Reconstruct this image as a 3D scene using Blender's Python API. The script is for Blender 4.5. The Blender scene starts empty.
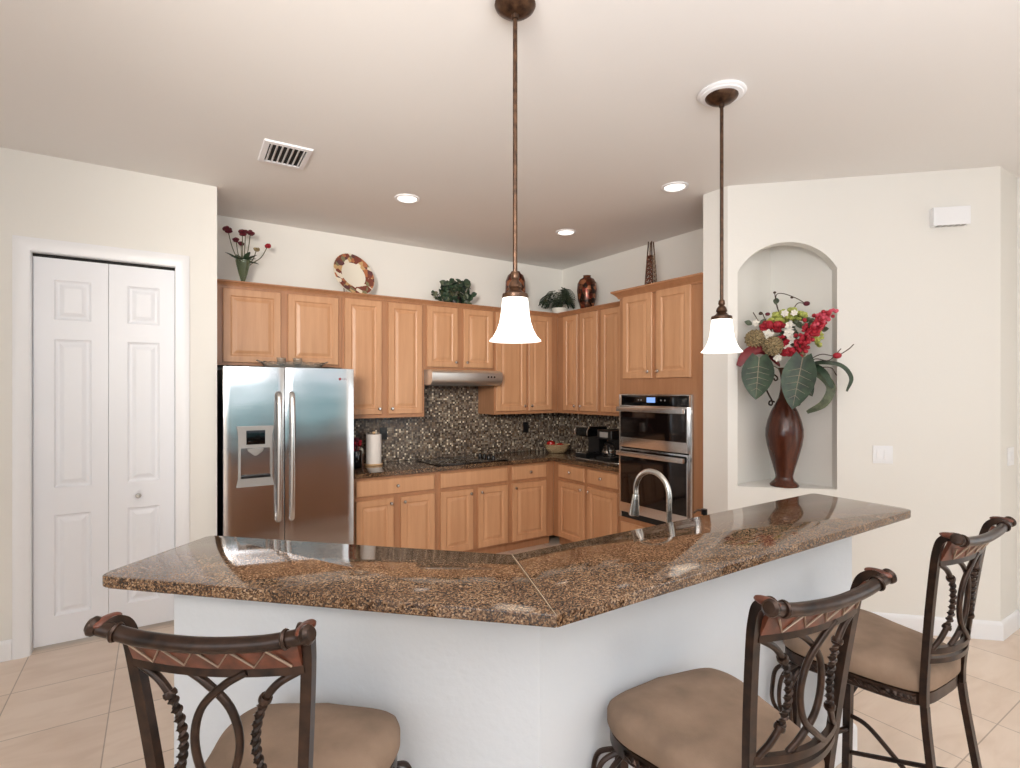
import bpy, bmesh, math, random
from mathutils import Vector, Matrix, Quaternion
R = math.radians
PI = math.pi
scn = bpy.context.scene
COL = scn.collection
random.seed(7)

# ------------------------------------------------------------------ camera
cam_d = bpy.data.cameras.new('camera')
cam = bpy.data.objects.new('camera', cam_d)
COL.objects.link(cam)
cam.location = (0, 0, 1.6)
cam.rotation_euler = (R(90), 0, -0.5836)
cam_d.sensor_width = 36.0
cam_d.lens = 534.35 / 1020 * 36
cam_d.shift_y = 6.36 / 1020
cam_d.clip_start = 0.02
scn.camera = cam

# ------------------------------------------------------------------ view, world, lights
scn.view_settings.view_transform = 'Standard'
scn.view_settings.look = 'None'
scn.view_settings.exposure = 0.0
scn.view_settings.gamma = 1.0
scn.view_settings.use_curve_mapping = False
scn.cycles.max_bounces = 10
scn.cycles.diffuse_bounces = 6
scn.cycles.caustics_reflective = False
scn.cycles.caustics_refractive = False
scn.cycles.sample_clamp_indirect = 6

def srgb(r, g, b):
    f = lambda c: (c / 255 / 12.92) if c / 255 <= 0.04045 else ((c / 255 + 0.055) / 1.055) ** 2.4
    return (f(r), f(g), f(b), 1.0)

world = bpy.data.worlds.new('world')
scn.world = world
world.use_nodes = True
wn = world.node_tree
bgn = wn.nodes['Background']
bgn.inputs[0].default_value = srgb(214, 228, 240)
bgn.inputs[1].default_value = 1.6

def area(name, loc, rot, sx, sy, power, col):
    d = bpy.data.lights.new(name, 'AREA')
    d.shape = 'RECTANGLE'; d.size = sx; d.size_y = sy
    d.energy = power; d.color = col
    o = bpy.data.objects.new(name, d); COL.objects.link(o)
    o.location = loc; o.rotation_euler = rot
    return o
# cool area lamps added at both side walls to stand in for daylight
area('added_daylight_left', (-3.35, -1.2, 1.45), (0, R(-90), 0), 2.0, 2.6, 32, (0.80, 0.91, 1.0))
area('added_daylight_right', (4.80, -2.0, 1.45), (0, R(90), 0), 2.0, 2.8, 32, (0.80, 0.92, 1.0))
# added upward light without a fixture, bounced off the ceiling behind the camera
area('bounce_fill_light', (0.5, -0.9, 2.15), (R(180 - 18), 0, R(-33)), 1.8, 1.8, 112, (0.98, 0.98, 1.0))
# added soft light without a fixture, left of the camera, brightening the kitchen
kl = area('kitchen_fill_light', (-0.9, 0.0, 2.4), (0, 0, 0), 0.9, 0.9, 27, (1.0, 0.93, 0.84))
from mathutils import Vector as _V
kl.rotation_euler = (_V((2.25, 4.4, 2.1)) - kl.location).to_track_quat('-Z', 'Y').to_euler()
kl.data.spread = R(64)
# unseen disk lights added behind the camera to brighten the rear room
for lx, ly in ((0.4, -2.9), (2.6, -2.9), (-2.2, -2.4)):
    d = bpy.data.lights.new('rear_fill_light', 'AREA'); d.shape = 'DISK'; d.size = 0.5
    d.energy = 24; d.color = (1.0, 0.95, 0.9)
    o = bpy.data.objects.new('rear_fill_light', d); COL.objects.link(o); o.location = (lx, ly, 3.02)

# ------------------------------------------------------------------ materials
def new_mat(name):
    m = bpy.data.materials.new(name); m.use_nodes = True
    nt = m.node_tree
    return m, nt, nt.nodes['Principled BSDF']

def simple(name, col, rough=0.5, metal=0.0, bump=0.0, bscale=60, spec=0.5, vary=0.0, vscale=8, emit=None, estr=0, trans=0.0, alpha=1.0, coat=0.0, ior=1.5):
    m, nt, b = new_mat(name)
    N = nt.nodes; L = nt.links
    b.inputs['Base Color'].default_value = col
    b.inputs['Roughness'].default_value = rough
    b.inputs['Metallic'].default_value = metal
    b.inputs['Specular IOR Level'].default_value = spec
    b.inputs['IOR'].default_value = ior
    b.inputs['Transmission Weight'].default_value = trans
    b.inputs['Coat Weight'].default_value = coat
    if emit is not None:
        b.inputs['Emission Color'].default_value = emit
        b.inputs['Emission Strength'].default_value = estr
    tc = N.new('ShaderNodeTexCoord')
    if vary > 0:
        n = N.new('ShaderNodeTexNoise'); n.inputs['Scale'].default_value = vscale; n.inputs['Detail'].default_value = 4
        L.new(tc.outputs['Object'], n.inputs['Vector'])
        r = N.new('ShaderNodeValToRGB')
        r.color_ramp.elements[0].position = 0.3; r.color_ramp.elements[1].position = 0.7
        r.color_ramp.elements[0].color = tuple(c * (1 - vary) for c in col[:3]) + (1,)
        r.color_ramp.elements[1].color = tuple(min(1, c * (1 + vary)) for c in col[:3]) + (1,)
        L.new(n.outputs[0], r.inputs[0]); L.new(r.outputs[0], b.inputs['Base Color'])
    if bump > 0:
        n2 = N.new('ShaderNodeTexNoise'); n2.inputs['Scale'].default_value = bscale; n2.inputs['Detail'].default_value = 3
        L.new(tc.outputs['Object'], n2.inputs['Vector'])
        bp = N.new('ShaderNodeBump'); bp.inputs['Strength'].default_value = bump; bp.inputs['Distance'].default_value = 0.004
        L.new(n2.outputs[0], bp.inputs['Height']); L.new(bp.outputs[0], b.inputs['Normal'])
    return m

def ramp(nt, src, stops, interp='LINEAR'):
    r = nt.nodes.new('ShaderNodeValToRGB'); r.color_ramp.interpolation = interp
    e = r.color_ramp.elements
    while len(e) < len(stops): e.new(0.5)
    for i, (p, c) in enumerate(stops):
        e[i].position = p; e[i].color = c
    nt.links.new(src, r.inputs[0])
    return r

def mapping(nt, scale, rot=(0, 0, 0), coord='Object'):
    tc = nt.nodes.new('ShaderNodeTexCoord'); mp = nt.nodes.new('ShaderNodeMapping')
    mp.inputs['Scale'].default_value = scale; mp.inputs['Rotation'].default_value = rot
    nt.links.new(tc.outputs[coord], mp.inputs['Vector'])
    return mp.outputs[0]

def wood_mat(name, c0, c1, rough=0.38, scale=(26, 26, 2.0)):
    m, nt, b = new_mat(name)
    v = mapping(nt, scale)
    n = nt.nodes.new('ShaderNodeTexNoise'); n.inputs['Scale'].default_value = 1.0; n.inputs['Detail'].default_value = 6; n.inputs['Roughness'].default_value = 0.6
    nt.links.new(v, n.inputs['Vector'])
    v2 = mapping(nt, (3, 3, 1.2))
    n2 = nt.nodes.new('ShaderNodeTexNoise'); n2.inputs['Scale'].default_value = 1.0; n2.inputs['Detail'].default_value = 2
    nt.links.new(v2, n2.inputs['Vector'])
    mx = nt.nodes.new('ShaderNodeMath'); mx.operation = 'MULTIPLY_ADD'; mx.inputs[1].default_value = 0.6
    nt.links.new(n.outputs[0], mx.inputs[0])
    m2 = nt.nodes.new('ShaderNodeMath'); m2.operation = 'MULTIPLY'; m2.inputs[1].default_value = 0.4
    nt.links.new(n2.outputs[0], m2.inputs[0]); nt.links.new(m2.outputs[0], mx.inputs[2])
    r = ramp(nt, mx.outputs[0], [(0.3, c0), (0.7, c1)])
    nt.links.new(r.outputs[0], b.inputs['Base Color'])
    b.inputs['Roughness'].default_value = rough
    return m

def granite_mat(name, stops, rough=0.06, scale=1.0):
    m, nt, b = new_mat(name)
    v = mapping(nt, (scale, scale, scale))
    n = nt.nodes.new('ShaderNodeTexNoise'); n.inputs['Scale'].default_value = 95; n.inputs['Detail'].default_value = 4; n.inputs['Roughness'].default_value = 0.65
    vo = nt.nodes.new('ShaderNodeTexVoronoi'); vo.inputs['Scale'].default_value = 150
    n3 = nt.nodes.new('ShaderNodeTexNoise'); n3.inputs['Scale'].default_value = 7; n3.inputs['Detail'].default_value = 3
    for x in (n, vo, n3): nt.links.new(v, x.inputs['Vector'])
    sep = nt.nodes.new('ShaderNodeSeparateColor'); nt.links.new(vo.outputs['Color'], sep.inputs[0])
    a = nt.nodes.new('ShaderNodeMath'); a.operation = 'MULTIPLY_ADD'; a.inputs[1].default_value = 0.36
    nt.links.new(sep.outputs[0], a.inputs[0])
    k = nt.nodes.new('ShaderNodeMath'); k.operation = 'MULTIPLY_ADD'; k.inputs[1].default_value = 0.22
    k2 = nt.nodes.new('ShaderNodeMath'); k2.operation = 'MULTIPLY'; k2.inputs[1].default_value = 0.42
    nt.links.new(n.outputs[0], k2.inputs[0])
    nt.links.new(n3.outputs[0], k.inputs[0]); nt.links.new(k2.outputs[0], k.inputs[2])
    nt.links.new(k.outputs[0], a.inputs[2])
    r = ramp(nt, a.outputs[0], stops)
    nt.links.new(r.outputs[0], b.inputs['Base Color'])
    b.inputs['Roughness'].default_value = rough
    b.inputs['IOR'].default_value = 1.55
    return m

def mosaic_mat(name):
    m, nt, b = new_mat(name)
    N = nt.nodes; L = nt.links
    g = N.new('ShaderNodeTexCoord'); s = N.new('ShaderNodeSeparateXYZ'); L.new(g.outputs['Object'], s.inputs[0])
    def math_(op, a, c=None, v=None):
        n = N.new('ShaderNodeMath'); n.operation = op
        L.new(a, n.inputs[0])
        if c is not None: L.new(c, n.inputs[1])
        if v is not None: n.inputs[1].default_value = v
        return n.outputs[0]
    u = math_('ADD', s.outputs[0], s.outputs[1])
    u = math_('MULTIPLY', u, v=1 / 0.0185); w = math_('MULTIPLY', s.outputs[2], v=1 / 0.0185)
    fu, fw = math_('FLOOR', u), math_('FLOOR', w)
    cu, cw = math_('FRACT', u), math_('FRACT', w)
    cb = N.new('ShaderNodeCombineXYZ'); L.new(fu, cb.inputs[0]); L.new(fw, cb.inputs[1])
    wn_ = N.new('ShaderNodeTexWhiteNoise'); wn_.noise_dimensions = '2D'; L.new(cb.outputs[0], wn_.inputs['Vector'])
    r = ramp(nt, wn_.outputs['Value'], [
        (0.0, srgb(66, 56, 48)), (0.16, srgb(100, 88, 78)), (0.36, srgb(128, 112, 96)), (0.52, srgb(80, 68, 60)), (0.62, srgb(142, 132, 118)),
        (0.76, srgb(112, 92, 72)), (0.885, srgb(166, 152, 132)), (0.955, srgb(230, 218, 196))], 'CONSTANT')
    gm = N.new('ShaderNodeMath'); gm.operation = 'MINIMUM'
    du = math_('MULTIPLY', math_('SUBTRACT', cu, v=0.07), math_('SUBTRACT', cw, v=0.07))
    mu = math_('GREATER_THAN', cu, v=0.09); mw = math_('GREATER_THAN', cw, v=0.09)
    L.new(mu, gm.inputs[0]); L.new(mw, gm.inputs[1])
    mix = N.new('ShaderNodeMix'); mix.data_type = 'RGBA'
    L.new(gm.outputs[0], mix.inputs[0]); mix.inputs[6].default_value = srgb(70, 62, 56); L.new(r.outputs[0], mix.inputs[7])
    L.new(mix.outputs[2], b.inputs['Base Color'])
    rr = ramp(nt, wn_.outputs['Color'], [(0, (0.1, 0.1, 0.1, 1)), (1, (0.45, 0.45, 0.45, 1))])
    L.new(rr.outputs[0], b.inputs['Roughness'])
    bp = N.new('ShaderNodeBump'); bp.inputs['Strength'].default_value = 0.4; bp.inputs['Distance'].default_value = 0.002
    L.new(gm.outputs[0], bp.inputs['Height']); L.new(bp.outputs[0], b.inputs['Normal'])
    return m

def floor_mat(name):
    m, nt, b = new_mat(name)
    N = nt.nodes; L = nt.links
    tc = N.new('ShaderNodeTexCoord'); mp = N.new('ShaderNodeMapping'); mp.inputs['Location'].default_value = (0.645, -0.85, 0)
    L.new(tc.outputs['Object'], mp.inputs['Vector'])
    br = N.new('ShaderNodeTexBrick'); br.offset = 0.0; br.squash = 1.0
    br.inputs['Scale'].default_value = 1.0; br.inputs['Brick Width'].default_value = 0.445; br.inputs['Row Height'].default_value = 0.492
    br.inputs['Mortar Size'].default_value = 0.003; br.inputs['Mortar Smooth'].default_value = 0.2
    br.inputs['Color1'].default_value = srgb(231, 214, 198); br.inputs['Color2'].default_value = srgb(223, 204, 187)
    br.inputs['Mortar'].default_value = srgb(176, 158, 142)
    L.new(mp.outputs[0], br.inputs['Vector'])
    mp2 = N.new('ShaderNodeMapping'); mp2.inputs['Scale'].default_value = (2.2, 6.5, 1); mp2.inputs['Rotation'].default_value = (0, 0, 0.5)
    L.new(tc.outputs['Object'], mp2.inputs['Vector'])
    n = N.new('ShaderNodeTexNoise'); n.inputs['Scale'].default_value = 1.6; n.inputs['Detail'].default_value = 6; n.inputs['Distortion'].default_value = 0.6
    L.new(mp2.outputs[0], n.inputs['Vector'])
    rr = ramp(nt, n.outputs[0], [(0.3, (0.86, 0.82, 0.78, 1)), (0.62, (1, 1, 1, 1))])
    mix = N.new('ShaderNodeMix'); mix.data_type = 'RGBA'; mix.blend_type = 'MULTIPLY'; mix.inputs[0].default_value = 0.8
    L.new(br.outputs[0], mix.inputs[6]); L.new(rr.outputs[0], mix.inputs[7])
    L.new(mix.outputs[2], b.inputs['Base Color'])
    b.inputs['Roughness'].default_value = 0.32
    return m

def steel_mat(name, col=(0.62, 0.62, 0.63, 1), rough=0.26, axis='x'):
    m, nt, b = new_mat(name)
    b.inputs['Metallic'].default_value = 1.0
    b.inputs['Base Color'].default_value = col
    sc = (2, 2, 160) if axis == 'x' else (300, 300, 2)
    v = mapping(nt, sc)
    n = nt.nodes.new('ShaderNodeTexNoise'); n.inputs['Scale'].default_value = 1; n.inputs['Detail'].default_value = 3
    nt.links.new(v, n.inputs['Vector'])
    r = ramp(nt, n.outputs[0], [(0.3, (rough * 0.94,) * 3 + (1,)), (0.7, (rough * 1.06,) * 3 + (1,))])
    nt.links.new(r.outputs[0], b.inputs['Roughness'])
    # very slight oil-canning of the sheet, as on real doors
    v2 = mapping(nt, (1.2, 1.2, 2.6))
    n2 = nt.nodes.new('ShaderNodeTexNoise'); n2.inputs['Scale'].default_value = 1.6; n2.inputs['Detail'].default_value = 1
    nt.links.new(v2, n2.inputs['Vector'])
    bp = nt.nodes.new('ShaderNodeBump'); bp.inputs['Strength'].default_value = 0.18; bp.inputs['Distance'].default_value = 0.02
    nt.links.new(n2.outputs[0], bp.inputs['Height']); nt.links.new(bp.outputs[0], b.inputs['Normal'])
    return m

def blotch_mat(name, stops, scale, rough=0.3, metal=0.0, tex='noise'):
    m, nt, b = new_mat(name)
    v = mapping(nt, (1, 1, 1))
    if tex == 'noise':
        n = nt.nodes.new('ShaderNodeTexNoise'); n.inputs['Scale'].default_value = scale; n.inputs['Detail'].default_value = 3; out = 0
        src = n.outputs[0]
    else:
        n = nt.nodes.new('ShaderNodeTexVoronoi'); n.inputs['Scale'].default_value = scale
        s = nt.nodes.new('ShaderNodeSeparateColor'); nt.links.new(n.outputs['Color'], s.inputs[0]); src = s.outputs[0]
    nt.links.new(v, n.inputs['Vector'])
    r = ramp(nt, src, stops)
    nt.links.new(r.outputs[0], b.inputs['Base Color'])
    b.inputs['Roughness'].default_value = rough; b.inputs['Metallic'].default_value = metal
    return m

M = {}
M['wall'] = simple('wall_paint', srgb(231, 229, 224), 0.75, bump=0.12, bscale=70, spec=0.25)
M['pony'] = simple('shaded_wall_paint', srgb(208, 213, 219), 0.6, bump=0.3, bscale=38, spec=0.3)  # wall paint made darker and bluer: the half wall's shade is in the colour
M['ceiling'] = simple('ceiling_paint', srgb(232, 230, 228), 0.85, bump=0.1, bscale=60, spec=0.2)
M['trim'] = simple('white_trim_paint', srgb(238, 239, 242), 0.35)
M['door'] = simple('white_door_paint', srgb(236, 238, 243), 0.4)
M['floor'] = floor_mat('beige_floor_tile')
M['wood'] = wood_mat('maple_wood', srgb(180, 132, 95), srgb(204, 157, 119))
M['woodframe'] = wood_mat('maple_frame_wood', srgb(154, 107, 74), srgb(178, 130, 95))
M['dark'] = simple('dark_gap', srgb(22, 20, 19), 0.8)
M['granite'] = granite_mat('brown_granite', [(0.36, srgb(40, 29, 23)), (0.45, srgb(78, 57, 42)), (0.54, srgb(112, 84, 61)), (0.63, srgb(138, 110, 84)), (0.74, srgb(176, 150, 124))], scale=1.7)
M['granite2'] = granite_mat('dark_granite', [(0.38, srgb(26, 20, 17)), (0.48, srgb(66, 46, 34)), (0.57, srgb(106, 78, 56)), (0.68, srgb(150, 120, 90))], rough=0.1, scale=1.4)
M['seam'] = simple('seam_filler', srgb(206, 186, 160), 0.5)
M['mosaic'] = mosaic_mat('mosaic_tile')
M['steel'] = steel_mat('brushed_steel', (0.66, 0.66, 0.67, 1), 0.17)
M['hoodsteel'] = steel_mat('hood_steel', (0.78, 0.77, 0.75, 1), 0.42)
M['steel2'] = steel_mat('brushed_steel_vertical', (0.66, 0.65, 0.64, 1), 0.24, 'z')
M['nickel'] = simple('satin_nickel', (0.62, 0.6, 0.57, 1), 0.25, 1.0)
M['blackgloss'] = simple('black_glass', srgb(10, 10, 11), 0.05, spec=0.5)
M['ovenglass'] = simple('oven_glass', srgb(20, 13, 12), 0.06, spec=0.5)
M['blackplastic'] = simple('black_plastic', srgb(20, 20, 21), 0.3)
M['greyplastic'] = simple('grey_plastic', srgb(150, 148, 146), 0.35)
M['bronze'] = blotch_mat('bronze_metal', [(0.3, srgb(44, 30, 22)), (0.7, srgb(92, 66, 48))], 40, 0.35, 0.6)
M['iron'] = blotch_mat('dark_bronze_iron', [(0.3, srgb(32, 24, 20)), (0.7, srgb(66, 46, 35))], 30, 0.28, 0.5)
M['redwood'] = blotch_mat('carved_red_brown', [(0.3, srgb(62, 30, 20)), (0.7, srgb(116, 62, 42))], 45, 0.35)
M['ribbon'] = simple('pale_metal_ribbon', srgb(176, 156, 138), 0.35, 0.5)
M['suede'] = simple('taupe_suede', srgb(138, 117, 100), 0.9, bump=0.2, bscale=300, vary=0.2, vscale=9, spec=0.2)
M['lamp'] = simple('lit_frosted_glass', srgb(255, 246, 232), 0.4, emit=(1.0, 0.97, 0.92, 1), estr=1.3)
M['lens'] = simple('lit_lamp_lens', srgb(255, 250, 240), 0.4, emit=(1.0, 0.97, 0.92, 1), estr=2.0)
M['display'] = simple('lit_display', srgb(60, 90, 150), 0.4, emit=(0.3, 0.5, 0.95, 1), estr=0.9)
M['glass'] = simple('clear_glass', (1, 1, 1, 1), 0.02, trans=1.0, ior=1.45)
M['pressed'] = simple('pressed_crystal', srgb(232, 232, 226), 0.08, trans=0.88, ior=1.5, bump=0.6, bscale=90)
M['greenglass'] = simple('green_vase_glass', srgb(150, 165, 130), 0.08, trans=0.75, ior=1.4)
M['paper'] = simple('paper_towel', srgb(236, 230, 224), 0.9, bump=0.3, bscale=200)
M['palewood'] = simple('pale_wood', srgb(206, 170, 128), 0.5, vary=0.1)
M['copper'] = blotch_mat('copper_patchwork', [(0.15, srgb(38, 22, 14)), (0.38, srgb(112, 44, 28)), (0.6, srgb(62, 34, 20)), (0.75, srgb(170, 110, 78)), (0.92, srgb(70, 38, 22))], 24, 0.25, 0.45, 'voronoi')
M['vasebrown'] = wood_mat('streaked_brown_lacquer', srgb(36, 17, 12), srgb(98, 48, 30), 0.18, (38, 38, 3))
M['leaf'] = blotch_mat('dark_green_leaf', [(0.35, srgb(24, 42, 30)), (0.7, srgb(62, 84, 60))], 18, 0.45)
M['leaf2'] = blotch_mat('grey_green_leaf', [(0.3, srgb(54, 66, 50)), (0.7, srgb(104, 112, 88))], 24, 0.5)
M['leafred'] = simple('dark_red_leaf', srgb(118, 34, 40), 0.5, vary=0.2, vscale=30)
M['stem'] = simple('green_stem', srgb(84, 84, 56), 0.6)
M['twig'] = simple('brown_twig', srgb(70, 52, 42), 0.7)
M['red'] = simple('red_petal', srgb(166, 30, 48), 0.55, vary=0.25, vscale=60)
M['pink'] = simple('pink_berry', srgb(206, 84, 104), 0.5)
M['darkred'] = simple('wine_petal', srgb(92, 18, 36), 0.6, vary=0.3, vscale=60)
M['white'] = simple('white_petal', srgb(238, 234, 224), 0.6)
M['lime'] = simple('lime_hydrangea', srgb(178, 186, 96), 0.6, vary=0.2, vscale=60)
M['tan'] = blotch_mat('dried_tan_moss', [(0.35, srgb(104, 92, 66)), (0.65, srgb(176, 156, 118))], 70, 0.9)
M['vein'] = simple('pale_leaf_vein', srgb(150, 140, 122), 0.6)
M['apple'] = simple('apple_skin', srgb(176, 34, 30), 0.25, vary=0.2, vscale=20)
def wicker_mat():
    m, nt, bs = new_mat('woven_wicker')
    v = mapping(nt, (1, 1, 1))
    br = nt.nodes.new('ShaderNodeTexBrick'); br.inputs['Scale'].default_value = 1.0; br.inputs['Brick Width'].default_value = 0.014; br.inputs['Row Height'].default_value = 0.007; br.inputs['Mortar Size'].default_value = 0.0016
    br.inputs['Color1'].default_value = srgb(226, 204, 164); br.inputs['Color2'].default_value = srgb(184, 152, 108); br.inputs['Mortar'].default_value = srgb(92, 68, 44)
    tc = nt.nodes.new('ShaderNodeTexCoord'); sp_ = nt.nodes.new('ShaderNodeSeparateXYZ'); nt.links.new(tc.outputs['Object'], sp_.inputs[0])
    ad = nt.nodes.new('ShaderNodeMath'); ad.operation = 'ADD'; nt.links.new(sp_.outputs[0], ad.inputs[0]); nt.links.new(sp_.outputs[1], ad.inputs[1])
    cb = nt.nodes.new('ShaderNodeCombineXYZ'); nt.links.new(ad.outputs[0], cb.inputs[0]); nt.links.new(sp_.outputs[2], cb.inputs[1])
    nt.links.new(cb.outputs[0], br.inputs['Vector']); nt.links.new(br.outputs[0], bs.inputs['Base Color']); bs.inputs['Roughness'].default_value = 0.7
    return m
M['wicker'] = wicker_mat()
M['vent'] = simple('white_vent_metal', srgb(236, 236, 240), 0.4)
M['patio'] = simple('patio_pavers', srgb(178, 160, 146), 0.8, vary=0.1)
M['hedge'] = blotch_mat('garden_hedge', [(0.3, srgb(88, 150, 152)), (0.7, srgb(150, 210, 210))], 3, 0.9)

# ------------------------------------------------------------------ mesh helpers
def link(name, bm, mat, parent=None, smooth=True, loc=None, rot=None, mats=None):
    me = bpy.data.meshes.new(name)
    bmesh.ops.recalc_face_normals(bm, faces=bm.faces[:])
    bm.to_mesh(me); bm.free()
    for m in (mats or [mat]): me.materials.append(m)
    if smooth:
        for p in me.polygons: p.use_smooth = True
        try:
            me.set_sharp_from_angle(angle=R(38))
        except Exception:
            pass
    o = bpy.data.objects.new(name, me); COL.objects.link(o)
    if parent is not None: o.parent = parent
    if loc is not None: o.location = loc
    if rot is not None: o.rotation_euler = rot
    return o

def tag(o, label, cat, group=None):
    o['label'] = label; o['category'] = cat
    if group: o['group'] = group
    return o

def thing(name, label, cat, loc=(0, 0, 0), rz=0, group=None):
    o = bpy.data.objects.new(name, None); COL.objects.link(o)
    o.empty_display_size = 0.1
    o.location = loc; o.rotation_euler = (0, 0, rz)
    return tag(o, label, cat, group)

def struct(name, bm, mat, smooth=False, label=None):
    o = link(name, bm, mat, smooth=smooth); o['kind'] = 'structure'
    if label: o['label'] = label
    return o

def dup(root, loc, rz, label, group=None, name=None):
    r = root.copy(); COL.objects.link(r); r.location = loc; r.rotation_euler = (0, 0, rz); r['label'] = label
    if group: r['group'] = group
    for ch in list(root.children):
        c = ch.copy(); COL.objects.link(c); c.parent = r
        for g in ch.children:
            d = g.copy(); COL.objects.link(d); d.parent = c
    return r

def NB(): return bmesh.new()

def box(bm, x0, x1, y0, y1, z0, z1, bev=0.0, seg=2):
    vs = [bm.verts.new(p) for p in ((x0, y0, z0), (x1, y0, z0), (x1, y1, z0), (x0, y1, z0), (x0, y0, z1), (x1, y0, z1), (x1, y1, z1), (x0, y1, z1))]
    fs = [bm.faces.new([vs[i] for i in q]) for q in ((0, 3, 2, 1), (4, 5, 6, 7), (0, 1, 5, 4), (1, 2, 6, 5), (2, 3, 7, 6), (3, 0, 4, 7))]
    if bev > 0:
        es = {e for f in fs for e in f.edges}
        bmesh.ops.bevel(bm, geom=list(es), offset=bev, segments=seg, affect='EDGES', profile=0.7)
    return vs

def prism(bm, poly, z0, z1, bev=0.0, seg=2, axis='z'):
    """extrude a polygon [(a,b)]; axis z: (a,b,z); axis x: (x,a,b)"""
    mk = (lambda a, b, t: (a, b, t)) if axis == 'z' else ((lambda a, b, t: (t, a, b)) if axis == 'x' else (lambda a, b, t: (a, t, b)))
    lo = [bm.verts.new(mk(a, b, z0)) for a, b in poly]; hi = [bm.verts.new(mk(a, b, z1)) for a, b in poly]
    n = len(poly)
    fl = bm.faces.new(lo[::-1]); fh = bm.faces.new(hi)
    sides = [bm.faces.new((lo[i], lo[(i + 1) % n], hi[(i + 1) % n], hi[i])) for i in range(n)]
    if bev > 0:
        es = set(fl.edges) | set(fh.edges)
        bmesh.ops.bevel(bm, geom=list(es), offset=bev, segments=seg, affect='EDGES', profile=0.6)

def lathe(bm, prof, c=(0, 0, 0), n=32, axis=None, cap=True):
    """prof [(r,z)], about z at c; axis: optional direction"""
    q = Vector((0, 0, 1)).rotation_difference(Vector(axis)) if axis is not None else Quaternion()
    rings = []
    for r, z in prof:
        if r < 1e-6:
            rings.append([bm.verts.new(Vector(c) + q @ Vector((0, 0, z)))])
        else:
            rings.append([bm.verts.new(Vector(c) + q @ Vector((r * math.cos(2 * PI * k / n), r * math.sin(2 * PI * k / n), z))) for k in range(n)])
    for a, b in zip(rings, rings[1:]):
        if len(a) == 1 and len(b) == 1: continue
        for k in range(n):
            k2 = (k + 1) % n
            if len(a) == 1: bm.faces.new((a[0], b[k], b[k2]))
            elif len(b) == 1: bm.faces.new((a[k], a[k2], b[0]))
            else: bm.faces.new((a[k], a[k2], b[k2], b[k]))
    if cap:
        for rg in (rings[0], rings[-1]):
            if len(rg) > 2:
                try: bm.faces.new(rg)
                except ValueError: pass

def cr(pts, n=8):
    """Catmull-Rom through points"""
    P = [Vector(p) for p in pts]
    if len(P) < 3: return P
    out = []
    for i in range(len(P) - 1):
        p0 = P[i - 1] if i > 0 else 2 * P[0] - P[1]
        p1, p2 = P[i], P[i + 1]
        p3 = P[i + 2] if i + 2 < len(P) else 2 * P[-1] - P[-2]
        for k in range(n):
            t = k / n
            out.append(0.5 * ((2 * p1) + (p2 - p0) * t + (2 * p0 - 5 * p1 + 4 * p2 - p3) * t * t + (3 * p1 - p0 - 3 * p2 + p3) * t ** 3))
    out.append(P[-1])
    return out

def tube(bm, pts, r, n=10, sec=None, up=(0, 0, 1), cap=True, twist=0.0):
    """sweep circle (or section sec [(a,b)]) along pts; r scalar or list"""
    P = [Vector(p) for p in pts]; m = len(P)
    rr = r if isinstance(r, (list, tuple)) else [r] * m
    T = []
    for i in range(m):
        t = (P[min(i + 1, m - 1)] - P[max(i - 1, 0)])
        T.append(t.normalized() if t.length > 1e-9 else Vector((0, 0, 1)))
    u = Vector(up)
    if abs(u.dot(T[0])) > 0.95: u = Vector((1, 0, 0)) if abs(T[0].x) < 0.9 else Vector((0, 1, 0))
    a = (u - T[0] * u.dot(T[0])).normalized()
    rings = []
    tot = 0
    for i in range(m):
        if i > 0:
            a = (T[i - 1].rotation_difference(T[i])) @ a
            a = (a - T[i] * a.dot(T[i])).normalized()
            tot += (P[i] - P[i - 1]).length
        b = T[i].cross(a)
        ang0 = twist * tot
        ring = []
        if sec is None:
            for k in range(n):
                w = 2 * PI * k / n + ang0
                ring.append(bm.verts.new(P[i] + (a * math.cos(w) + b * math.sin(w)) * rr[i]))
        else:
            for (sa, sb) in sec:
                ca, sn = math.cos(ang0), math.sin(ang0)
                ring.append(bm.verts.new(P[i] + (a * (sa * ca - sb * sn) + b * (sa * sn + sb * ca)) * rr[i]))
        rings.append(ring)
    k_ = len(rings[0])
    for A, B in zip(rings, rings[1:]):
        for k in range(k_):
            bm.faces.new((A[k], A[(k + 1) % k_], B[(k + 1) % k_], B[k]))
    if cap:
        bm.faces.new(rings[0][::-1]); bm.faces.new(rings[-1])

def ball(bm, c, r, sx=1, sy=1, sz=1, seg=12, rings=8, rot=None):
    q = bmesh.ops.create_uvsphere(bm, u_segments=seg, v_segments=rings, radius=r)
    m = Matrix.Translation(c) @ ((rot or Matrix()).to_4x4()) @ Matrix.Diagonal((sx, sy, sz, 1))
    bmesh.ops.transform(bm, matrix=m, verts=q['verts'])
    return q['verts']

def relief(bm, x0, x1, z0, z1, y, loops, back=None):
    """rectangle facing -y built of concentric loops [(inset, rise towards -y)]"""
    rings = []
    for ins, rise in loops:
        rings.append([bm.verts.new((a, y - rise, b)) for a, b in ((x0 + ins, z0 + ins), (x1 - ins, z0 + ins), (x1 - ins, z1 - ins), (x0 + ins, z1 - ins))])
    for A, B in zip(rings, rings[1:]):
        for k in range(4): bm.faces.new((A[k], A[(k + 1) % 4], B[(k + 1) % 4], B[k]))
    bm.faces.new(rings[-1])
    if back: bm.faces.new(rings[0][::-1])

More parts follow.
